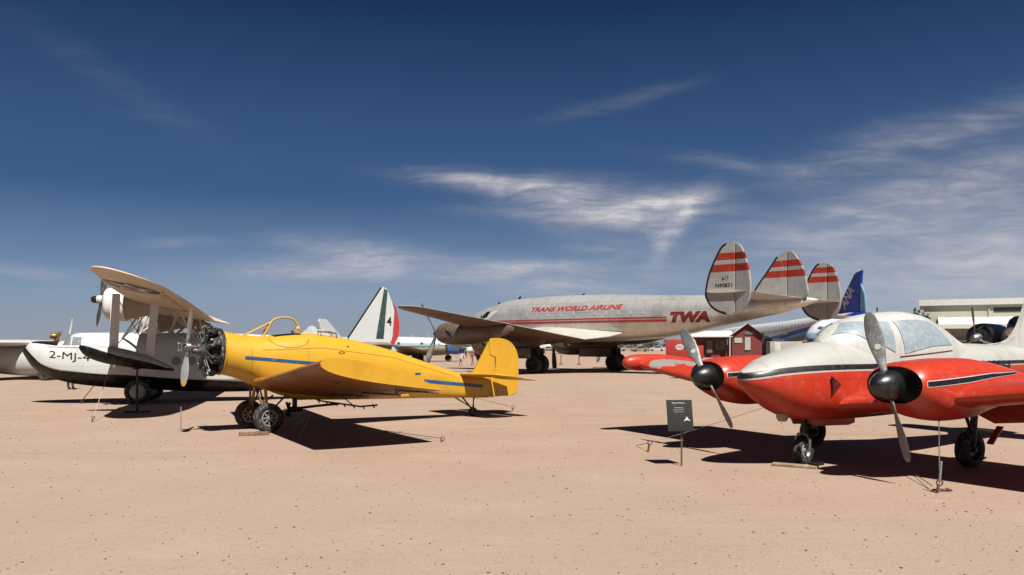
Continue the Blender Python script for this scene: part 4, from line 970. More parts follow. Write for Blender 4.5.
def lobe(outl, hinge, y_, lo, nm, lower=True, text=False):
    lp = smooth_loop(outl, 5); fm = finmat(nm + '_paint', lo)
    def cut(front):
        out = []
        n = len(lp)
        for i in range(n):
            a, b_ = lp[i], lp[(i + 1) % n]; ia = (a[0] > hinge) == front; ib = (b_[0] > hinge) == front
            if ia: out.append(a)
            if ia != ib:
                f = (hinge - a[0]) / (b_[0] - a[0]); out.append((hinge, a[1] + (b_[1] - a[1]) * f))
        return out
    bm = bmesh.new(); prism(bm, cut(True), .17, at=y_, bevel=.05); FI = finish('tail_fin', bm, fm, an)
    rp = [(x - .02, z) for x, z in cut(False)]
    bm = bmesh.new(); prism(bm, rp, .13, at=0, bevel=.04); xf(bm, Matrix.Translation((hinge - .02, y_, 0)) @ Matrix.Rotation(R(-14), 4, 'Z') @ Matrix.Translation((-hinge + .02, 0, 0)))
    RU = finish('rudder', bm, finmat(nm + '_rudder_paint', lo), an)
    # black rubber boot along the leading edge
    le = sorted([p for p in lp if p[0] > hinge + .45], key=lambda p: math.atan2(p[1] - 4.6, p[0] - hinge))
    bm = bmesh.new(); pipe(bm, [(x + .012, y_, z) for x, z in le], .10, 8); finish('deicing_boot', bm, BLACK, FI)
    return FI, RU
SIDE = [(-12.07, 4.28), (-12.28, 5.2), (-12.80, 6.25), (-13.15, 6.52), (-13.5, 6.57), (-13.85, 6.35), (-14.22, 5.45), (-14.36, 4.75), (-14.37, 4.2), (-14.25, 3.75), (-14.0, 3.38), (-13.55, 3.22), (-12.95, 3.28), (-12.45, 3.52), (-12.15, 3.9)]
FI, RU = lobe(SIDE, -13.55, 6.2, 5.2, 'near_fin')
lobe(SIDE, -13.55, -6.2, 5.42, 'far_fin')
lobe([(-11.75, 4.35), (-11.95, 4.85), (-12.62, 5.76), (-13.18, 6.52), (-13.56, 6.72), (-13.95, 6.58), (-14.5, 5.75), (-14.75, 4.8), (-14.72, 4.2), (-13.5, 4.2), (-12.3, 4.2)], -13.6, 0, 5.32, 'middle_fin')
for txt, zz, hh, xa in (('617', 4.80, .19, -12.88), ('N90831', 4.46, .20, -12.55)):
    tb_ = text_bm(txt, .34 if txt == '617' else .84, hh, 0, .02)
    xf(tb_, frame((xa, 6.2 + .090, zz), (-1, 0, 0), (0, 0, 1))); finish('registration_lettering', tb_, BLACK, FI)
for zz in (5.25, 5.80):
    tb_ = text_bm('TWA', .55, .24, .2, .05); xf(tb_, Matrix.Translation((-13.57, 6.2, 0)) @ Matrix.Rotation(R(-14), 4, 'Z') @ frame((-.06, .072, zz), (-1, 0, 0), (0, 0, 1))); finish('rudder_lettering', tb_, DRED, RU)

# ------------------------------------------------------------------ far aircraft
def simple_plane(name, label, F, fus, mat, parts=(), group=None):
    t_ = thing(name, label, 'airplane', (F[0], F[1], 0), rz(F), group)
    b_ = Body(fus); finish('fuselage', b_.mesh(50, 36), mat, t_)
    return t_, b_
def wing_pair(t_, secs, mat, tip=.4, nm='wing'):
    for s_ in (1, -1): finish(nm, Foil(round_tip(secs if s_ > 0 else mirror(secs), tip)).mesh(3), mat, t_)
def gear(t_, pts, r=.4, leg=.06, wd=.2):
    for x, y, z in pts:
        bm = bmesh.new(); tube(bm, (x, y, z), (x, y, r), leg); finish('landing_gear_leg', bm, BLACKMET, t_); wheel(t_, (x, y, r), r, wd, RUBBER, BLACKMET)

# green white red tailed jet between the yellow plane and the airliner
G4 = (-4.5, 38.0, 20)
GRN = paint('dark_green_paint', (36, 70, 66), rough=.5, var=.1); RED2 = paint('tricolour_red', (206, 44, 44), rough=.5, var=.1)
TAIL_W = paint('tail_white', (226, 230, 230), rough=.45, var=.06)
GREYF = paint('brownish_grey_skin', (150, 136, 118), rough=.5, metal=.3, var=.2, streak=.2)
t4, b4 = simple_plane('swept_tail_jet', 'jet with a tall white tail fin striped green and red, numbered 4', G4,
    [(7.6, 1.0, 1.3, .15), (7.3, .78, 1.5, .34), (6, .6, 1.85, .55), (4.6, .6, 1.9, .58), (3, .8, 1.88, .52), (2.2, 1.1, 1.86, .42), (1.6, 1.35, 1.86, .30), (1.25, 1.5, 1.80, .2)], GREYF)
bm = bmesh.new(); prism(bm, [(3.30, 1.80), (3.26, 2.0), (1.72, 4.38), (1.62, 4.44), (1.45, 4.33), (1.09, 3.43), (1.20, 1.95), (1.34, 1.70), (1.9, 1.85)], .14, bevel=.04); F4 = finish('tail_fin', bm, TAIL_W, t4)
bm = bmesh.new(); prism(bm, smooth_loop([(1.20, 3.72), (1.04, 3.5), (.93, 3.1), (.87, 2.6), (.92, 2.15), (1.02, 1.9), (1.20, 1.64), (1.31, 1.66), (1.20, 2.1), (1.12, 2.8), (1.09, 3.4)], 3), .10, bevel=.02); finish('rudder', bm, RED2, t4)
for s_ in (1, -1):
    bm = bmesh.new(); prism(bm, [(1.98, 2.02), (1.60, 4.36), (1.43, 4.27), (1.62, 2.0)], .012, at=s_ * .074); finish('stripe', bm, GRN, F4)
    tb_ = text_bm('4', .24, .42, 0, .02); xf(tb_, frame((1.48 if s_ > 0 else 1.24, s_ * .076, 2.62), (-s_, 0, 0), (0, 0, 1))); finish('tail_number', tb_, BLACK, F4)
bm = bmesh.new(); pipe(bm, [(3.27, 0, 2.02), (1.72, 0, 4.40)], .045); finish('leading_edge_strip', bm, BLACK, F4)
wing_pair(t4, [((2.4, .2, 1.72), (1.25, .2, 1.66), .09), ((1.9, 1.7, 1.74), (1.2, 1.7, 1.70), .08)], GREYF, .15, 'stabilizer')
wing_pair(t4, [((5.6, .4, 1.05), (3.4, .4, 1.0), .11), ((4.7, 4.3, 1.2), (3.6, 4.3, 1.16), .1)], GREYF, .3)
gear(t4, [(4.2, 1.2, 1.0), (4.2, -1.2, 1.0), (6.6, 0, .9)], .3)
bm = bmesh.new(); prism(bm, smooth_loop([(6.3, 1.78), (5.9, 1.98), (5.2, 2.04), (4.5, 1.88)], 3), .4, bevel=.08); finish('canopy', bm, GLASSD, t4)

# white jet at the left edge, cut by the frame
GL_ = (-20.6, 39.5, 175)
tl, bl_ = simple_plane('white_jet', 'white shoulder wing jet cut off by the left edge, beyond the flying boat bow', GL_,
    [(.9, .55, .95, .1), (.6, .32, 1.2, .42), (.0, .2, 1.5, .66), (-1.0, .18, 1.68, .76), (-3, .18, 1.72, .78), (-6, .4, 1.7, .6), (-9, .9, 1.6, .25)], WHITE)
for s_ in (1, -1):
    secs = [((-3.0, .3, 1.83), (-6.0, .3, 1.78), .11), ((-4.2, 5.5, 1.85), (-6.0, 5.5, 1.82), .1)]
    finish('wing', Foil(round_tip(secs if s_ > 0 else mirror(secs), .3)).mesh(3), WHITE, tl)
bm = bmesh.new(); box(bm, (-2.3, .2, 1.80), (4.4, 1.1, .20), bevel=.06); finish('wing_centre_fairing', bm, WHITE, tl)
gear(tl, [(-1.9, 1.0, 1.0), (-1.9, -1.0, 1.0)], .34)
bm = bmesh.new(); prism(bm, [(-6.6, 1.6), (-8.2, 2.05), (-9.2, 2.05), (-9.0, 1.5)], .1, bevel=.03); finish('tail_fin', bm, WHITE, tl)

# white tail standing beyond the yellow canopy: transport that faces right
GW = (-8.3, 47.6, 243)
tw_, bw_ = simple_plane('white_transport', 'plain white transport whose fin shows above the yellow fuselage', GW,
    [(2.3, .75, 1.0, .1), (2.1, .6, 1.4, .35), (1.4, .5, 1.8, .6), (0, .55, 2.05, .7), (-3, .8, 2.05, .5), (-6.2, 1.5, 2.0, .12)], TAIL_W)
bm = bmesh.new(); prism(bm, [(-2.7, 1.95), (-2.95, 2.2), (-4.05, 3.05), (-4.25, 3.14), (-4.75, 3.14), (-4.82, 3.0), (-4.6, 2.3), (-4.6, 1.95)], .12, bevel=.03); finish('tail_fin', bm, TAIL_W, tw_)
wing_pair(tw_, [((-3.6, .1, 2.0), (-5.4, .1, 1.98), .09), ((-4.4, 1.6, 2.05), (-5.4, 1.6, 2.03), .09)], TAIL_W, .15, 'stabilizer')
wing_pair(tw_, [((1.4, .5, .9), (-1.1, .5, .85), .12), ((-.6, 3, 1.0), (-1.6, 3, .98), .11)], TAIL_W, .3)
gear(tw_, [(-.6, 1.2, .9), (-.6, -1.2, .9), (1.5, 0, .7)], .3)

# pale blue and white prop transport with a blue engine, beyond
GP = (-9.3, 84.0, 180)
CY = paint('white_over_pale_teal', (226, 230, 232), rough=.45, var=.1, bands=[(2, -1, 1.52, (150, 178, 170)), (2, 1.52, 1.62, (70, 96, 110)), (2, 1.62, 2.0, (176, 206, 214))], dirt=(120, 100, 80), dirt_amt=.25, scale=.3)
tp2, bp2 = simple_plane('blue_engined_transport', 'white and pale teal propeller transport with a bright blue engine cowling', GP,
    [(3.8, 1.2, 1.5, .1), (3.4, .95, 1.8, .5), (2.4, .7, 2.25, .85), (.8, .6, 2.5, 1.0), (-4, .6, 2.6, 1.05), (-8, .8, 2.55, .9), (-12, 1.5, 2.4, .4), (-14, 1.9, 2.3, .08)], CY)
for wx in (1.6, -.2, -2.6): finish('window', bp2.decal([[(wx, 2.02), (wx + .28, 2.02), (wx + .28, 1.78), (wx, 1.78)]], -1, .02, .1), BLACK, tp2)
wing_pair(tp2, [((1.2, .7, .95), (-2.6, .7, .9), .13), ((.2, 4.0, 1.25), (-2.1, 4.0, 1.2), .12), ((-.4, 9, 1.6), (-1.8, 9, 1.58), .1)], paint('brown_wing_skin', (168, 140, 112), rough=.5, metal=.2), .3)  # one brown tone over the whole wing
bb = paint('bright_blue_cowl', (36, 108, 196), rough=.4)
for y_ in (-2.6, 2.6):
    nb_ = Body([(4.0, .95, 1.75, .38), (3.9, .83, 1.87, .5), (3.6, .80, 1.90, .54), (3.0, .82, 1.88, .52), (2.75, .86, 1.84, .46)], y0=y_); NC = finish('nacelle', nb_.mesh(24, 30), bb, tp2)
    for x_ in (2.65, 4.05):
        bm = bmesh.new(); lathe(bm, [(0, .12), (.40, .10), (.46, 0), (.40, -.14), (0, -.16)], c=(x_, y_, 1.35), axis='X', seg=24); finish('cowl_ring', bm, BLACKMET, NC)
    bm = bmesh.new(); tube(bm, (2.6, y_, 1.3), (-1.8, y_, 1.2), .44, .15, 20); finish('nacelle_tail', bm, GREYF, NC)
    bm = bmesh.new(); lathe(bm, [(0, .3), (.12, .2), (.14, 0), (0, 0)], c=(4.15, y_, 1.35), axis='X', seg=16); HB = finish('propeller_hub', bm, DARKP, tp2)
    for q in range(3): finish('blade', blade_bm(Vector((4.3, y_, 1.35)), 1.3, .22, q * 2.094 + .4, root=.08), DARKP, HB)
gear(tp2, [(-.6, 2.6, 1.0), (-.6, -2.6, 1.0), (2.6, 0, .8)], .36)
for i in range(5):
    bm = bmesh.new(); x_ = .6 - i * 1.7; zt_ = bp2.par(x_)[1]; tube(bm, (x_, 0, zt_ - .02), (x_ - .1, 0, zt_ + .25), .04, .02); finish('aerial', bm, WHITE, tp2)
bm = bmesh.new(); prism(bm, [(-10.4, 2.4), (-12.2, 2.9), (-13.6, 2.9), (-13.6, 2.2)], .14, bevel=.03); finish('tail_fin', bm, CY, tp2)

# big blue and white airliner far right
GA = (36.9, 90.0, -78.5)
AW = paint('airliner_white', (232, 234, 236), rough=.35, var=.05)
BAND = [(25, 1.0), (18.7, 1.45), (14.77, 2.0), (10, 2.55), (6.5, 3.05), (3, 3.55), (-.6, 4.25), (-5, 5.2)]
AWM = paint('white_with_blue_band', (234, 236, 238), rough=.35, var=.05, split=(-5.5, 33, sorted(BAND + [(33, .7)]), 0, 6, [(.50, (24, 70, 190)), (.0, (70, 170, 230)), (-.34, (178, 160, 150))]))
AB = paint('deep_blue_tail', (22, 66, 190), rough=.4, var=.06); ALBL = paint('light_blue_rudder', (132, 186, 220), rough=.4)
ta, ba = simple_plane('blue_tailed_airliner', 'large white airliner with blue cheat line and dark blue tail lettered ANA', GA,
    [(-5.3, 4.9, 5.15, .05), (-4.5, 4.72, 5.25, .3), (-2, 4.35, 5.32, .7), (0, 4.0, 5.32, .95), (2.5, 3.35, 5.2, 1.25), (5, 2.68, 5.05, 1.4), (8, 2.15, 4.9, 1.5), (12, 1.7, 4.72, 1.55), (20, 1.15, 4.45, 1.6), (26, 1.0, 4.2, 1.55), (30, 1.15, 3.7, 1.2), (32, 1.6, 3.0, .6), (32.8, 2.0, 2.5, .1)], AWM)
bm = bmesh.new(); prism(bm, [(1.6, 5.0), (.38, 5.5), (-2.75, 9.42), (-2.95, 9.6), (-4.12, 9.80), (-3.75, 8.4), (-3.62, 5.2)], .26, bevel=.08); FA = finish('tail_fin', bm, AB, ta)
bm = bmesh.new(); prism(bm, [(-3.80, 8.35), (-3.66, 5.25), (-4.7, 5.3), (-4.5, 7.2)], .2, bevel=.05); finish('rudder', bm, ALBL, ta)
for s_ in (1, -1):
    tb_ = text_bm('ANA', 2.7, 1.25, .1, .03); u_ = Vector((-.63, 0, .78)); v_ = Vector((.78, 0, .63)) 
    if s_ > 0: xf(tb_, frame((-.55, .136, 5.75), u_, v_) if False else frame((-1.15, .136, 5.55), u_, v_))
    else: xf(tb_, frame((-2.6, -.136, 7.9), -u_, v_))
    finish('tail_lettering', tb_, WHITE, FA)
    for i in range(24):
        pass
wing_pair(ta, [((-1.0, .3, 4.75), (-4.2, .3, 4.75), .09), ((-3.2, 5.0, 5.0), (-4.6, 5.0, 5.0), .09)], AW, .3, 'stabilizer')
wing_pair(ta, [((20, 1.0, 1.75), (12.5, 1.0, 1.7), .12), ((13.5, 8, 2.2), (10.5, 8, 2.15), .11), ((9.5, 14, 2.7), (8, 14, 2.68), .1)], paint('pale_wing_grey', (196, 196, 194), rough=.45, metal=.2), .4)
for s_ in (1, -1):
    bm = bmesh.new(); lathe(bm, [(.0, 1.6), (.55, 1.62), (.72, 1.3), (.75, .2), (.5, -1.6), (0, -1.6)], c=(18.0, s_ * 5.0, 1.15), axis='X', seg=28); finish('engine_pod', bm, AW, ta)
    finish('door', ba.decal([[(9.2, 3.0), (9.2, 4.1), (8.5, 4.15), (8.5, 3.05)]], s_, .02, .3), paint('door_white', (222, 224, 228), rough=.4) if s_ > 0 else bpy.data.materials['door_white'], ta)
    for i in range(26):
        x_ = 24 - i * .75; z_ = 3.72 + (24 - x_) * .012
        if abs(x_ - 8.85) < .6: continue
        finish('window', ba.decal([[(x_, z_), (x_ + .22, z_), (x_ + .22, z_ + .3), (x_, z_ + .3)]], s_, .02, .3), GLASSD, ta)
gear(ta, [(13, 2.2, 1.8), (13, -2.2, 1.8), (28, 0, 1.3)], .9, .14, .4)
ta.scale = (1.3, 1.3, 1.3); ta.location = (36.9 * 1.3, 90 * 1.3, -.516)

# small jet nose between the canopy and the airliner
GS = (29.6, 78.0, 4)
SB = paint('white_over_light_blue', (230, 232, 236), rough=.35, var=.05, bands=[(2, -1, 2.35, (40, 78, 156)), (2, 2.35, 2.9, (150, 196, 224))])
ts_, bs_ = simple_plane('small_jetliner', 'small white jet with pale blue lower nose peeking past the fogged canopy', GS,
    [(.95, 2.3, 2.7, .1), (.75, 2.02, 3.05, .42), (.3, 1.82, 3.62, .72), (-.4, 1.72, 4.05, .95), (-1.4, 1.7, 4.28, 1.1), (-5, 1.7, 4.25, 1.15), (-8, 2.3, 4.15, .7), (-10.5, 3.2, 3.9, .1)], SB)
for s_ in (1, -1):
    finish('cockpit_window', bs_.decal([[(.16, 3.28), (-.02, 3.52), (-.38, 3.52), (-.38, 3.22)]], s_, .02, .1), BLACK, ts_)
    finish('cockpit_window', bs_.decal([[(-.5, 3.22), (-.5, 3.52), (-1.0, 3.5), (-1.0, 3.22)]], s_, .02, .1), BLACK, ts_)
wing_pair(ts_, [((-3.5, .6, 1.9), (-6.2, .6, 1.85), .12), ((-5.2, 5.5, 2.1), (-6.2, 5.5, 2.08), .1)], AW, .3)
gear(ts_, [(-5, 1.5, 1.9), (-5, -1.5, 1.9), (-.9, 0, 1.9)], .4)
bm = bmesh.new(); prism(bm, [(-7.2, 4.0), (-8.6, 4.55), (-9.8, 4.55), (-10, 3.8)], .14, bevel=.03); finish('tail_fin', bm, AW, ts_)

# dark bomber at the right edge
GD = (24.1, 38.5, 30)
OD = paint('dark_brown_camouflage', (92, 68, 48), rough=.55, var=.25, dirt=(150, 110, 70), dirt_amt=.5); GB = paint('gloss_black_cowl', (16, 17, 20), rough=.25, coat=.4, var=0)
tb2, bb2 = simple_plane('dark_bomber', 'dark brown bomber with glossy black engine cowlings in front of the hangar', GD,
    [(.6, 1.9, 2.2, .12), (.3, 1.6, 2.5, .4), (-.8, 1.3, 2.75, .6), (-3, 1.1, 2.7, .65), (-6, 1.3, 2.6, .5), (-9, 1.9, 2.5, .12)], OD)
bm = bmesh.new(); lathe(bm, [(0, .52), (.22, .47), (.40, .32), (.50, .08), (.50, -.15), (.40, -.35), (.2, -.45), (0, -.48)], c=(-.35, .1, 2.62), axis='Z', seg=28); finish('turret', bm, GB, tb2)
wing_pair(tb2, [((-1.6, .5, 1.7), (-4.2, .5, 1.65), .14), ((-2.4, 6.5, 2.0), (-3.8, 6.5, 1.98), .11)], OD, .4)
for y_ in (1.35, -1.35):
    nb_ = Body([(.55, 1.55, 2.55, .5), (.48, 1.40, 2.70, .65), (.1, 1.30, 2.80, .73), (-.8, 1.30, 2.78, .72), (-2.0, 1.36, 2.5, .58), (-4.0, 1.5, 2.0, .25), (-4.8, 1.6, 1.8, .05)], y0=y_); NC = finish('nacelle', nb_.mesh(30, 32), GB, tb2)
    bm = bmesh.new(); lathe(bm, [(0, .03), (.46, .02), (.49, 0), (0, -.02)], c=(.56, y_, 2.05), axis='X', seg=24); finish('cowl_opening', bm, BLACKMET, NC)
    bm = bmesh.new(); lathe(bm, [(0, .42), (.12, .40), (.20, .30), (.26, .12), (.26, 0), (0, 0)], c=(.6, y_, 2.05), axis='X', seg=20); HB = finish('propeller_hub', bm, STEEL, tb2)
    for q in range(3): finish('blade', blade_bm(Vector((.75, y_, 2.05)), 1.55, .24, q * 2.094 - .12, root=.08), STEEL, HB)
gear(tb2, [(-2.4, 2.0, 1.5), (-2.4, -2.0, 1.5), (-.2, 0, 1.5)], .42, .08)
bm = bmesh.new(); prism(bm, [(-6.6, 2.4), (-7.6, 3.4), (-8.8, 3.5), (-9, 2.4)], .14, bevel=.03); finish('tail_fin', bm, OD, tb2)

# tiny white planes parked far off
def far_plane(x, y, deg, label, s=1.0):
    t_ = thing('parked_plane', label, 'airplane', (x, y, 0), R(deg), 'small white planes parked far away')
    b_ = Body([(6 * s, 1.2 * s, 1.5 * s, .1), (5 * s, .8 * s, 2.2 * s, .7 * s), (2 * s, .7 * s, 2.6 * s, .9 * s), (-3 * s, .9 * s, 2.5 * s, .7 * s), (-7 * s, 1.8 * s, 2.3 * s, .1)]); finish('fuselage', b_.mesh(24, 20), WHITE, t_)
    for q in (1, -1): finish('wing', Foil([((1.5 * s, q * .5 * s, 1.0 * s), (-1.5 * s, q * .5 * s, 1.0 * s), .12), ((.6 * s, q * 8 * s, 1.5 * s), (-.8 * s, q * 8 * s, 1.5 * s), .1)]).mesh(2), WHITE, t_)
    bm = bmesh.new(); prism(bm, [(-4.6 * s, 2.3 * s), (-6 * s, 4.3 * s), (-7.1 * s, 4.3 * s), (-7 * s, 2.2 * s)], .2); finish('tail_fin', bm, WHITE, t_)
    bm = bmesh.new(); box(bm, (1.2 * s, 0, 1.75 * s), (5 * s, 1.9 * s, .25 * s)); finish('window_band', bm, BLACK, t_)
    for p in ((-.4, 1.4), (-.4, -1.4), (4.2, 0)):
        bm = bmesh.new(); tube(bm, (p[0] * s, p[1] * s, 0.02), (p[0] * s, p[1] * s, 1.1 * s), .14 * s); finish('landing_gear_leg', bm, BLACKMET, t_)
far_plane(-8.6, 150, 160, 'small white plane far off, seen between blue engine and yellow tail', .8)
far_plane(-5.6, 128, 20, 'small white plane beside the yellow rudder in the far distance', .55)
far_plane(9.6, 160, 170, 'small white plane seen under the wing, between the airliner main wheels', .75)

# ------------------------------------------------------------------ buildings
RW = paint('barn_red_boards', (138, 40, 33), rough=.75, var=.2, streak=.2, panel=(.22, 40, .5)); WROOF = paint('white_metal_roof', (250, 249, 244), rough=.5, var=.1, streak=.1)
DARKW = paint('dark_window_glass', (40, 38, 38), rough=.2, coat=.5); REDTR = paint('dark_red_trim', (104, 28, 24), rough=.7)
GREYP = paint('pale_notice_board', (206, 204, 200), rough=.5, var=.1); GREYM = paint('grey_meter_box', (120, 118, 118), rough=.5)
sh_ = thing('red_shed', 'dark red gabled wooden shed with white roof near the airliner tail', 'shed', (27.7, 108.0, 0), R(-14))
# local: gable end faces -Y; long porch wing to the left (-X)
bm = bmesh.new(); prism(bm, [(1.9, 0.02), (1.9, 3.0), (3.85, 4.45), (5.8, 3.0), (5.8, .02)], 5.0, plane='XZ', at=2.5); finish('wall', bm, RW, sh_, smooth=False)
bm = bmesh.new(); box(bm, (-1.05, 2.9, 1.45), (5.9, 4.0, 2.86)); finish('wall', bm, RW, sh_, smooth=False)
for s_ in (-1, 1):
    bm = bmesh.new(); box(bm, (3.85 + s_ * 1.06, 2.4, 3.82), (2.62, 5.7, .09), ry=s_ * R(36.6), bevel=.01); finish('roof', bm, WROOF if s_ < 0 else REDTR, sh_)
    bm = bmesh.new(); box(bm, (3.85 + s_ * 1.05, -.12, 3.70), (2.66, .12, .2), ry=s_ * R(36.6)); finish('barge_board', bm, REDTR, sh_)
bm = bmesh.new(); box(bm, (-1.2, 2.2, 3.25), (6.4, 5.4, .1), rx=R(9)); finish('porch_roof', bm, WROOF, sh_)
bm = bmesh.new(); box(bm, (-1.0, .55, 1.5), (.75, .1, 1.7)); finish('door', bm, GREYM, sh_)
for x_ in (.55,):
    bm = bmesh.new(); box(bm, (x_, .86, 1.75), (1.7, .08, 1.3)); W_ = finish('window', bm, paint('tan_frame', (150, 120, 100), rough=.6), sh_)
    for q in (-.42, .42):
        bm = bmesh.new(); box(bm, (x_ + q, .80, 1.75), (.72, .06, 1.1)); finish('pane', bm, DARKW, W_)
bm = bmesh.new(); box(bm, (2.75, -.05, 2.35), (1.0, .08, .7)); finish('notice_board', bm, GREYP, sh_)
bm = bmesh.new(); box(bm, (3.95, -.06, 1.9), (.72, .1, 1.7)); finish('notice_board', bm, GREYP, sh_)
bm = bmesh.new(); box(bm, (4.2, -.05, 3.35), (1.3, .08, .45)); finish('gable_sign', bm, GREYM, sh_)
bm = bmesh.new(); box(bm, (1.5, -.15, 2.2), (.5, .3, .9)); tube(bm, (1.6, -.1, .02), (1.6, -.1, 3.0), .06); finish('meter_box', bm, GREYM, sh_)
bm = bmesh.new(); box(bm, (1.65, -.5, 1.45), (.14, .14, 2.9)); finish('porch_post', bm, WHITE, sh_)
bm = bmesh.new(); box(bm, (-3.6, -.4, 1.45), (.14, .14, 2.9)); finish('porch_post', bm, REDTR, sh_)
# red container with oval emblem
rc = thing('red_container', 'bright red storage container with a white oval airline emblem left of shed', 'container', (21.1, 100.0, 0), R(-10))
REDC = paint('container_red', (196, 50, 40), rough=.5, var=.12, panel=(.3, 40, .35))
bm = bmesh.new(); box(bm, (0, 1.2, 1.22), (3.6, 2.4, 2.36), bevel=.04); finish('body', bm, REDC, rc)
bm = bmesh.new(); box(bm, (2.25, .3, .85), (1.0, 1.2, 1.62), bevel=.04); finish('locker', bm, REDC, rc)
bm = bmesh.new(); lathe(bm, [(0, -.03), (.5, -.03), (.52, 0), (0, .0)], axis='Y', seg=32); xf(bm, Matrix.Translation((-.15, -.005, 1.45)) @ Matrix.Diagonal((1.0, 1, .72, 1))); OV = finish('emblem', bm, WHITE, rc)
tb_ = text_bm('TWA', .62, .26, .2, .03); xf(tb_, frame((-.47, -.04, 1.32), (1, 0, 0), (0, 0, 1))); finish('emblem_lettering', tb_, CRED, OV)
# dark truck beside the shed
tk = thing('service_truck', 'dark blue service truck with open equipment bed right of the red shed', 'truck', (34.6, 106.0, 0), R(20))
DB = paint('dark_truck_blue', (34, 46, 66), rough=.45)
bm = bmesh.new(); prism(bm, smooth_loop([(-1.3, .6), (-1.3, 1.5), (-1.0, 2.5), (.5, 2.6), (.7, 1.7), (.7, .6)], 3), 1.9, plane='YZ', at=0, bevel=.08); finish('cab', bm, DB, tk)
bm = bmesh.new(); box(bm, (0, 2.2, .95), (1.9, 3.2, .5), bevel=.04); finish('bed', bm, DB, tk)
bm = bmesh.new(); box(bm, (-.3, 1.6, 2.1), (1.0, .9, 1.8), bevel=.05); box(bm, (.3, 2.6, 1.6), (.8, 1.0, .9), bevel=.05); tube(bm, (-.4, 1.6, 3.0), (-.4, 1.6, 3.4), .14); finish('equipment', bm, DB, tk)
bm = bmesh.new(); box(bm, (0, -1.05, 2.0), (1.5, .1, .6), rx=R(-16)); finish('windshield', bm, GLASSD, tk)
for x_ in (-.95, .95):
    for y_ in (-.7, 2.9): 
        w_ = wheel(tk, (x_, y_, .42), .42, .24, RUBBER, BLACKMET); 
for o_ in tk.children:
    if o_.name.startswith('wheel'): o_.matrix_parent_inverse = Matrix.Identity(4)
# dusty white trailer
tr = thing('box_trailer', 'dusty off white box trailer between the truck and the fogged canopy', 'trailer', (28.6, 79.0, 0), R(-8))
bm = bmesh.new(); box(bm, (0, 1.2, 1.2), (6.0, 2.3, 1.75), bevel=.06); finish('body', bm, paint('dusty_trailer_white', (196, 190, 182), rough=.6, var=.12, streak=.2, panel=(1.2, 40, .5)), tr)
bm = bmesh.new(); box(bm, (-2.3, .02, 1.2), (.6, .06, 1.5), bevel=.02); finish('door', bm, WHITE, tr)
bm = bmesh.new(); tube(bm, (-3.0, 1.2, .5), (-4.2, 1.2, .45), .06); finish('tow_bar', bm, BLACKMET, tr)
for y_ in (.2, 2.2): 
    for x_ in (-.4, .5):
        bm = bmesh.new(); lathe(bm, [(0, -.1), (.3, -.1), (.36, -.06), (.36, .06), (.3, .1), (0, .1)], c=(x_, y_, .36), axis='Y', seg=24); finish('wheel', bm, RUBBER, tr)

# hangar
hg = thing('hangar', 'cream corrugated metal hangar with white roof and lower lean-to at right', 'hangar', (51.8, 100.5, 0), R(-27))
CORR = paint('cream_corrugated_metal', (226, 224, 200), rough=.5, var=.06, streak=.1, panel=(.42, 60, .55))
# local X runs along the front towards the viewer, Y into the building (negative = in front)
bm = bmesh.new(); prism(bm, [(0, .02), (0, 6.9), (9, 7.4), (18, 6.9), (18, .02)], 34, plane='YZ', at=17); finish('wall', bm, CORR, hg, smooth=False)
bm = bmesh.new(); box(bm, (17, 4.3, 7.2), (35, 9.3, .12), rx=R(3.8)); finish('roof', bm, WROOF, hg)
bm = bmesh.new(); box(bm, (17, 13.7, 7.2), (35, 9.3, .12), rx=R(-3.8)); finish('roof', bm, WROOF, hg)
bm = bmesh.new(); box(bm, (17, -.28, 7.0), (35.2, .14, .74)); finish('eaves_fascia', bm, WROOF, hg)
bm = bmesh.new(); prism(bm, [(-.03, .02), (-.03, 4.95), (-3.0, 4.0), (-3.0, .02)], 31, plane='YZ', at=18); finish('lean_to', bm, CORR, hg, smooth=False)
bm = bmesh.new(); box(bm, (18, -2.3, 4.55), (33, 5.0, .12), rx=R(13)); finish('lean_to_roof', bm, WROOF, hg)
bm = bmesh.new(); box(bm, (18, -4.75, 3.92), (33, .12, .5)); finish('lean_to_fascia', bm, WROOF, hg)
for i in range(4):
    bm = bmesh.new(); box(bm, (9.8 + i * 5.4, -.03, 6.0), (4.6, .06, .5)); finish('window', bm, DARKW, hg)
    bm = bmesh.new(); box(bm, (7.0 + i * 5.4, -.05, 5.5), (.16, .1, 2.1)); finish('downpipe', bm, CORR, hg)
    bm = bmesh.new(); box(bm, (5 + i * 7.5, -4.6, 1.7), (.2, .2, 3.38)); finish('post', bm, CORR, hg)
bm = bmesh.new(); box(bm, (18, -4.5, .9), (33, .1, 1.75)); finish('dado_wall', bm, paint('brown_dado', (136, 112, 88), rough=.8), hg)
bm = bmesh.new(); box(bm, (18, -4.58, 1.95), (33, .1, .3)); finish('dark_rail', bm, BLACK, hg)
bm = bmesh.new(); box(bm, (21, 7.5, 7.6), (7, 1.6, .7), bevel=.05); finish('roof_vent', bm, WROOF, hg)

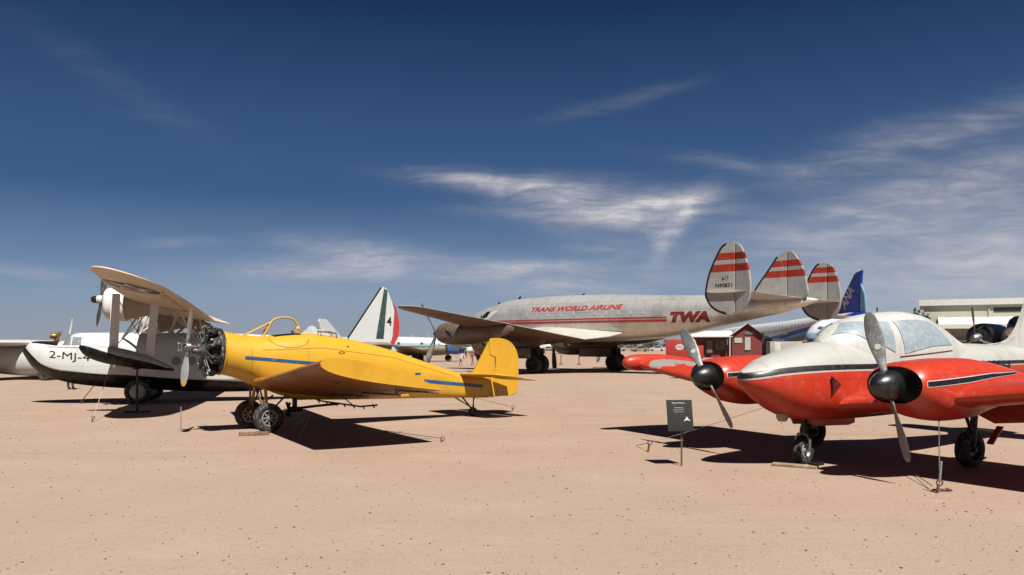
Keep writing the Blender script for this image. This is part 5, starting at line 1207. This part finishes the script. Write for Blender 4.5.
# ------------------------------------------------------------------ trees, cars and people far away
BARK = paint('bark', (96, 78, 62), rough=.9); 
LEAF = paint('dry_green_leaf', (74, 84, 58), rough=.7, var=.3, scale=.5); LEAFD = paint('dark_green_leaf', (44, 54, 40), rough=.7, var=.3, scale=.5)
def tree(name, x, y, h, w, label, seed, leaf, group=None):
    rr = random.Random(seed); t_ = thing(name, label, 'tree', (x, y, 0), rr.random() * 6, group)
    bm = bmesh.new(); pipe(bm, [(0, 0, 0), (.05, 0, h * .25), (-.05, .05, h * .5), (0, 0, h * .75)], [.16 * h / 5, .12 * h / 5, .09 * h / 5, .03])
    for k in range(6):
        a = k * 1.05 + rr.random(); pipe(bm, [(0, 0, h * (.25 + .06 * k)), (w * .2 * math.cos(a), w * .2 * math.sin(a), h * (.45 + .05 * k)), (w * .38 * math.cos(a), w * .38 * math.sin(a), h * (.6 + .04 * k))], [.07 * h / 5, .05 * h / 5, .02], 6)
    finish('trunk', bm, BARK, t_)
    bm = bmesh.new(); cl_ = [Vector((rr.gauss(0, w * .22), rr.gauss(0, w * .22), h * (.35 + .55 * rr.random()))) for _ in range(22)]
    for i in range(1500):
        c_ = rr.choice(cl_); p = c_ + Vector((rr.gauss(0, w * .10), rr.gauss(0, w * .10), rr.gauss(0, h * .07)))
        if p.z < h * .2: continue
        u = Vector((rr.gauss(0, 1), rr.gauss(0, 1), rr.gauss(0, 1))).normalized(); v = u.orthogonal().normalized(); s2 = .05 * h * (.6 + rr.random() * .8)
        bm.faces.new([bm.verts.new(p + q) for q in (u * s2, v * s2 * .5, -u * s2, -v * s2 * .5)])
    finish('crown', bm, leaf, t_, smooth=False, recalc=False)
tree('broadleaf_tree', 49.4, 98, 5.6, 2.4, 'dark green tree at the left corner of the cream hangar', 4, LEAFD)
for i, (px, y, h, lab) in enumerate(((606, 235, 2.6, 'low desert tree far off, right of the airliner main wheels'), (622, 238, 3.2, 'second low desert tree from the left in the far row, right of the main wheels'), (634, 236, 2.2, 'small low bush tree in the far row of parked cars'), (651, 240, 3.0, 'desert tree between far parked cars, left of the container'), (672, 239, 3.4, 'taller desert tree far behind the red container'), (497, 236, 3.0, 'distant desert tree behind the yellow tail fin'))):
    tree('desert_tree', (px - 512) / 800 * y, y, h, h * 1.5, lab, 20 + i, LEAF, 'low desert trees along the far edge')
def car(x, y, deg, m_, label):
    bm = bmesh.new(); prism(bm, smooth_loop([(-2.1, .35), (-2.15, .85), (-1.3, .95), (-.7, 1.45), (.9, 1.48), (1.7, .98), (2.15, .9), (2.15, .35)], 3), 1.75, bevel=.08)
    prism(bm, [(-1.05, 1.0), (-.62, 1.40), (.85, 1.43), (1.4, 1.0)], 1.79, mi=1)
    for q in (-1.3, 1.3):
        for s_ in (-.8, .8): lathe(bm, [(0, -.1), (.3, -.1), (.33, 0), (.3, .1), (0, .1)], c=(q, s_, .33), axis='Y', seg=16, mi=2)
    o = finish('parked_car', bm, [m_, DARKW, RUBBER]); o.location = (x, y, 0); o.rotation_euler = (0, 0, R(deg)); tag(o, label, 'car', 'cars parked along the far edge')
cm = {n: paint('car_' + n, c_, rough=.3, coat=.5) for n, c_ in (('white', (224, 224, 224)), ('silver', (170, 172, 174)), ('dark', (40, 44, 52)), ('red', (140, 34, 30)), ('blue', (50, 74, 110)), ('tan', (160, 140, 112)))}
for px, n, dg, lab in ((598, 'white', 10, 'white car at the left end of the far parking row'), (612, 'dark', 80, 'dark car seen end on in the far parking row'), (628, 'silver', 5, 'silver car in the middle of the far parking row'), (643, 'blue', 20, 'blue car in the far parking row'), (657, 'white', -12, 'white car far off, nearest the red container'), (640, 'tan', 4, 'tan car parked in front of the blue one'), (687, 'red', 15, 'small red car far behind the container'), (566, 'dark', 10, 'dark car far off below the airliner wing'), (580, 'silver', -8, 'silver car far off below the airliner belly')):
    y = 205 if n == 'tan' else 222; car((px - 512) / 800 * y, y, dg, cm[n], lab)

SKIN = paint('skin', (178, 128, 100), rough=.6, var=0); HAIR = paint('dark_hair', (40, 28, 22), rough=.7)
def person(x, y, deg, h, top, legs, label, lean=0.0, stride=.12, group=None, shorts=False):
    t_ = thing('person', label, 'person', (x, y, 0), R(deg), group); k = h / 1.75
    V = []; E_ = []; RD = []
    def v(p, r): V.append(Vector(p) * k); RD.append(r * k); return len(V) - 1
    L = lean
    pel = v((0, 0, .95), .135); st_ = v((L * .35, 0, 1.15), .135); chs = v((L * .8, 0, 1.34), .15); nk = v((L * 1.15, 0, 1.50), .06); hd = v((L * 1.35 + .01, 0, 1.60), .085); ht = v((L * 1.45, 0, 1.69), .08)
    E_ += [(pel, st_), (st_, chs), (chs, nk), (nk, hd), (hd, ht)]
    for s_, d in ((1, stride), (-1, -stride)):
        hp = v((0, s_ * .09, .88), .095); kn = v((d * .6 + .02, s_ * .10, .50), .065); an_ = v((d, s_ * .10, .09), .042); to = v((d + .15, s_ * .11, .04), .038)
        E_ += [(pel, hp), (hp, kn), (kn, an_), (an_, to)]
        sh2 = v((L * .95, s_ * .17, 1.42), .06); el = v((L * .7 - d * .4, s_ * .24, 1.16), .042); wr = v((L * .8 - d * .7 + .08, s_ * .24, .92), .034); hn = v((L * .8 - d * .7 + .11, s_ * .24, .84), .036)
        E_ += [(chs, sh2), (sh2, el), (el, wr), (wr, hn)]
    me = bpy.data.meshes.new('person_body'); me.from_pydata(V, E_, []); o = bpy.data.objects.new('body', me); COL.objects.link(o)
    md = o.modifiers.new('skin', 'SKIN'); 
    for i, sv in enumerate(me.skin_vertices[0].data): sv.radius = (RD[i], RD[i]); sv.use_root = (i == 0)
    o.modifiers.new('sub', 'SUBSURF').levels = 2
    dg = bpy.context.evaluated_depsgraph_get(); dg.update(); m2 = bpy.data.meshes.new_from_object(o.evaluated_get(dg)); bpy.data.objects.remove(o); bpy.data.meshes.remove(me)
    bm = bmesh.new(); bm.from_mesh(m2); bpy.data.meshes.remove(m2)
    for f in bm.faces:
        c_ = f.calc_center_median() / k
        f.material_index = 0 if c_.z > 1.49 or (abs(c_.y) > .2 and c_.z < 1.22) else (1 if c_.z > .93 else (2 if c_.z > (.55 if shorts else .1) else (0 if c_.z > .1 else 3)))
        f.smooth = True
    finish('body', bm, [SKIN, top, legs, BLACK], t_, recalc=False, angle=80)
    bm = bmesh.new(); lathe(bm, [(0, .13), (.07, .11), (.10, .05), (.105, -.02), (.09, -.06)], axis='Z', seg=16); xf(bm, Matrix.Translation(Vector((L * 1.4 - .02, 0, 1.66)) * k) @ Matrix.Diagonal((k, k, k, 1))); finish('hair', bm, HAIR, t_)
    bm = bmesh.new(); box(bm, (0, 0, 0), (.03, .03, .035), bevel=.01); xf(bm, Matrix.Translation(Vector((L * 1.4 + .10, 0, 1.62)) * k) @ Matrix.Diagonal((k, k, k, 1))); finish('nose', bm, SKIN, t_)
cl2 = {n: paint('cloth_' + n, c_, rough=.8, var=.08) for n, c_ in (('white', (228, 226, 224)), ('purple', (70, 52, 110)), ('pink', (214, 60, 90)), ('khaki', (130, 120, 104)), ('navy', (34, 40, 58)), ('grey', (120, 120, 124)))}
person(-4.25, 66.0, 20, 1.16, cl2['white'], cl2['purple'], 'small person in white shirt and purple shorts bending forward below the blue engine', .28, .2, None, True)
person(-3.3, 67.0, 200, 1.2, cl2['pink'], cl2['khaki'], 'small person in a pink shirt walking below the blue engine', .05, .16)
person(-17.0, 30.8, 90, 1.74, cl2['grey'], cl2['navy'], 'standing person in navy trousers, hidden above the knees behind the flying boat', 0, .03)

# ------------------------------------------------------------------ information sign
SIGNB = paint('black_sign_face', (8, 8, 10), rough=.8, var=.0)
sg = thing('information_sign', 'black information sign on a thin post standing before the red wing', 'sign', (2.41, 11.37, 0), R(4))
bm = bmesh.new(); box(bm, (0, 0, .30), (.022, .022, .60), bevel=.004); finish('post', bm, paint('sign_post_grey', (120, 118, 100), rough=.5, metal=.4), sg)
TI = R(-14)
def onsign(M): return Matrix.Translation((-.03, -.02, .72)) @ Matrix.Rotation(TI, 4, 'X') @ M
bm = bmesh.new(); box(bm, (0, 0, 0), (.37, .012, .45), bevel=.004); xf(bm, onsign(Matrix.Identity(4))); PL = finish('plate', bm, SIGNB, sg)
LET = paint('sign_lettering_white', (222, 222, 220), rough=.5, var=0)
for txt, ww, hh, x_, z_ in (('Ryan/Temco', .185, .024, -.105, .165), ('Twin Navion', .125, .013, -.075, .105), ('general transport', .15, .012, -.09, .075), ('utility aircraft', .135, .012, -.08, .045)):
    tb_ = text_bm(txt, ww, hh, 0, .012); xf(tb_, onsign(frame((x_, -.0085, z_), (1, 0, 0), (0, 0, 1)))); finish('sign_lettering', tb_, LET, PL)
bm = bmesh.new(); A3 = [(.05, -.075), (.095, -.012), (.14, -.075)]
bm.faces.new([bm.verts.new((x, 0, z)) for x, z in ((.045, -.082), (.075, -.05), (.095, -.015), (.118, -.05), (.15, -.082), (.105, -.066))]); xf(bm, onsign(Matrix.Translation((0, -.0085, 0)))); finish('mountain_emblem', bm, LET, PL)

# ------------------------------------------------------------------ stanchions beyond the airliner
PST = paint('orange_banded_post', (196, 130, 60), rough=.6, bands=[(2, .1 + .17 * i, .19 + .17 * i, (70, 46, 34)) for i in range(5)])
for px, d, lab in ((561, 70, 'orange and black banded post left of the dangling propeller blade'), (579, 70, 'orange and black banded post right of the dangling propeller blade')):
    t_ = thing('barrier_post', lab, 'post', ((px - 512) / 800 * d, d, 0), 0, 'banded posts behind the airliner')
    bm = bmesh.new(); lathe(bm, [(.045, 0), (.045, .88), (.03, .92), (0, .93)], axis='Z', seg=16); finish('pole', bm, PST, t_)
    bm = bmesh.new(); lathe(bm, [(.2, .0), (.19, .04), (.06, .07), (0, .07)], axis='Z', seg=20); finish('base', bm, BLACK, t_)

# ------------------------------------------------------------------ tie-downs, chocks, ropes
def gp(px, py):
    d = CAM_H * 800 / (py - HZ); return Vector(((px - 512) / 800 * d, d, 0))
def anchor(px, py, lab, h=.16):
    p = gp(px, py); t_ = thing('ground_anchor', lab, 'tie-down anchor', p, 0, 'rusty tie-down anchors in the sand')
    bm = bmesh.new(); tube(bm, (0, 0, 0), (.02, .0, h), .016); finish('stake', bm, RUST, t_)
    bm = bmesh.new(); pipe(bm, [(.03 + .035 * math.cos(a), 0, h + .02 + .035 * math.sin(a)) for a in [2 * PI * i / 12 for i in range(13)]], .008, 6); finish('ring', bm, RUST, t_)
    return p + Vector((.03, 0, h + .02))
def rope(a, b_, lab, m_, r=.006, sag=.0):
    a, b_ = Vector(a), Vector(b_); pts = [a.lerp(b_, i / 12) - Vector((0, 0, sag * 4 * (i / 12) * (1 - i / 12))) for i in range(13)]
    bm = bmesh.new(); pipe(bm, pts, r, 6); return tag(finish('tie_rope', bm, m_), lab, 'rope', 'tie-down ropes and cables')
a_ = anchor(937, 493, 'rusty anchor with hooks and chain in front of the red nacelle', .10)
wp = at(FN, -.62, 1.9, .80)
rope(a_, wp, 'taut grey cable from the anchor up to the red wing', CABLE, .007)
bm = bmesh.new(); pipe(bm, [a_ + Vector((0, 0, .02)), a_ + Vector((.02, 0, .25))], .014, 8); tag(finish('turnbuckle', bm, DULLAL), 'grey turnbuckle at the foot of the taut cable by the red nacelle', 'turnbuckle')
bm = bmesh.new(); p_ = gp(943, 492); pipe(bm, [p_ + Vector((-.12, .02, .02)), p_ + Vector((-.04, -.01, .03)), p_ + Vector((.02, .02, .02)), p_ + Vector((.10, .0, .02)), p_ + Vector((.06, .05, .03))], .014, 8); tag(finish('loose_chain', bm, RUST), 'loose rusty chain lying beside the anchor near the red nacelle', 'chain')
rope(gp(910, 472) + Vector((0, 0, .02)), gp(932, 490) + Vector((0, 0, .05)), 'slack thin cord lying on the sand left of the right hand anchor', CABLE, .005)
b_ = anchor(648, 452, 'rusty anchor in the sand left of the information sign', .13)
rope(b_, at(FN, -1.5, -1.5, .76), 'long thin rope running from anchor by the sign up to the far red wing', CABLE, .0032, .02)
rope(gp(636, 446) + Vector((0, 0, .01)), b_, 'short cord lying left of the anchor by the sign', CABLE, .005)
c_ = anchor(290, 439, 'rusty anchor in front of the yellow plane wing shadow', .16)
rope(c_, gp(310, 437) + Vector((0, .1, .43)), 'pale rope leaning from the anchor toward the yellow wing', ROPE, .006)
rope(gp(310, 437) + Vector((0, .1, .43)), gp(299, 438) + Vector((0, 0, .01)), 'second pale rope strand falling beside the yellow plane anchor', ROPE, .005)
d_ = anchor(441, 442, 'small rusty anchor at the tip of the yellow wing shadow', .04)
rope(d_, gp(385, 431) + Vector((0, 0, .01)), 'thin cord on the sand along the yellow wing shadow edge', CABLE, .006)
e_ = anchor(512, 411, 'small rusty anchor behind the yellow tail wheel', .08)
rope(e_, gp(470, 410) + Vector((0, 0, .35)), 'thin cord from the yellow tail to the anchor behind it', CABLE, .005)
f_ = anchor(92, 422, 'anchor at the tip of the flying boat wing shadow', .08)
rope(f_, at(FB, -.1, 4.15, 1.6), 'pale cable from the flying boat float down to its anchor', ROPE, .007)
g_ = anchor(81, 404, 'anchor standing beyond the flying boat float, under the bow', .08)
rope(g_, at(FB, 1.2, .6, .62), 'short dark cable from the flying boat hull to the ground', BLACKMET, .012)
bm = bmesh.new(); p_ = gp(181, 432); tube(bm, p_, p_ + Vector((0, 0, .50)), .012, .009); tag(finish('marker_rod', bm, DULLAL), 'thin pale metal rod standing in the sand below the yellow propeller', 'rod')
# chocks
t_ = tag(finish('wheel_chock', (lambda bm: (box(bm, (0, 0, .035), (.55, .10, .07), bevel=.01), bm)[1])(bmesh.new()), WOODM), 'long weathered wooden chock in front of the near yellow plane wheel', 'chock', 'wooden wheel chocks'); t_.location = gp(254, 435.5); t_.rotation_euler = (0, 0, R(14))
t_ = tag(finish('wheel_chock', (lambda bm: (box(bm, (0, 0, .02), (.62, .14, .04), bevel=.01), bm)[1])(bmesh.new()), paint('tan_board', (176, 150, 112), rough=.9, var=.3)), 'tan board under the nose wheel of the red and white plane', 'chock', 'wooden wheel chocks'); t_.location = gp(795, 467) + Vector((0, 0, 0)); t_.rotation_euler = (0, 0, R(-32))
t_ = tag(finish('wheel_chock', (lambda bm: (box(bm, (0, 0, .02), (.2, .12, .04), bevel=.01), bm)[1])(bmesh.new()), BLACK), 'small black chock touching the nose wheel of the red and white plane', 'chock', 'wooden wheel chocks'); t_.location = gp(816, 465); t_.rotation_euler = (0, 0, R(20))

bpy.context.view_layer.update()
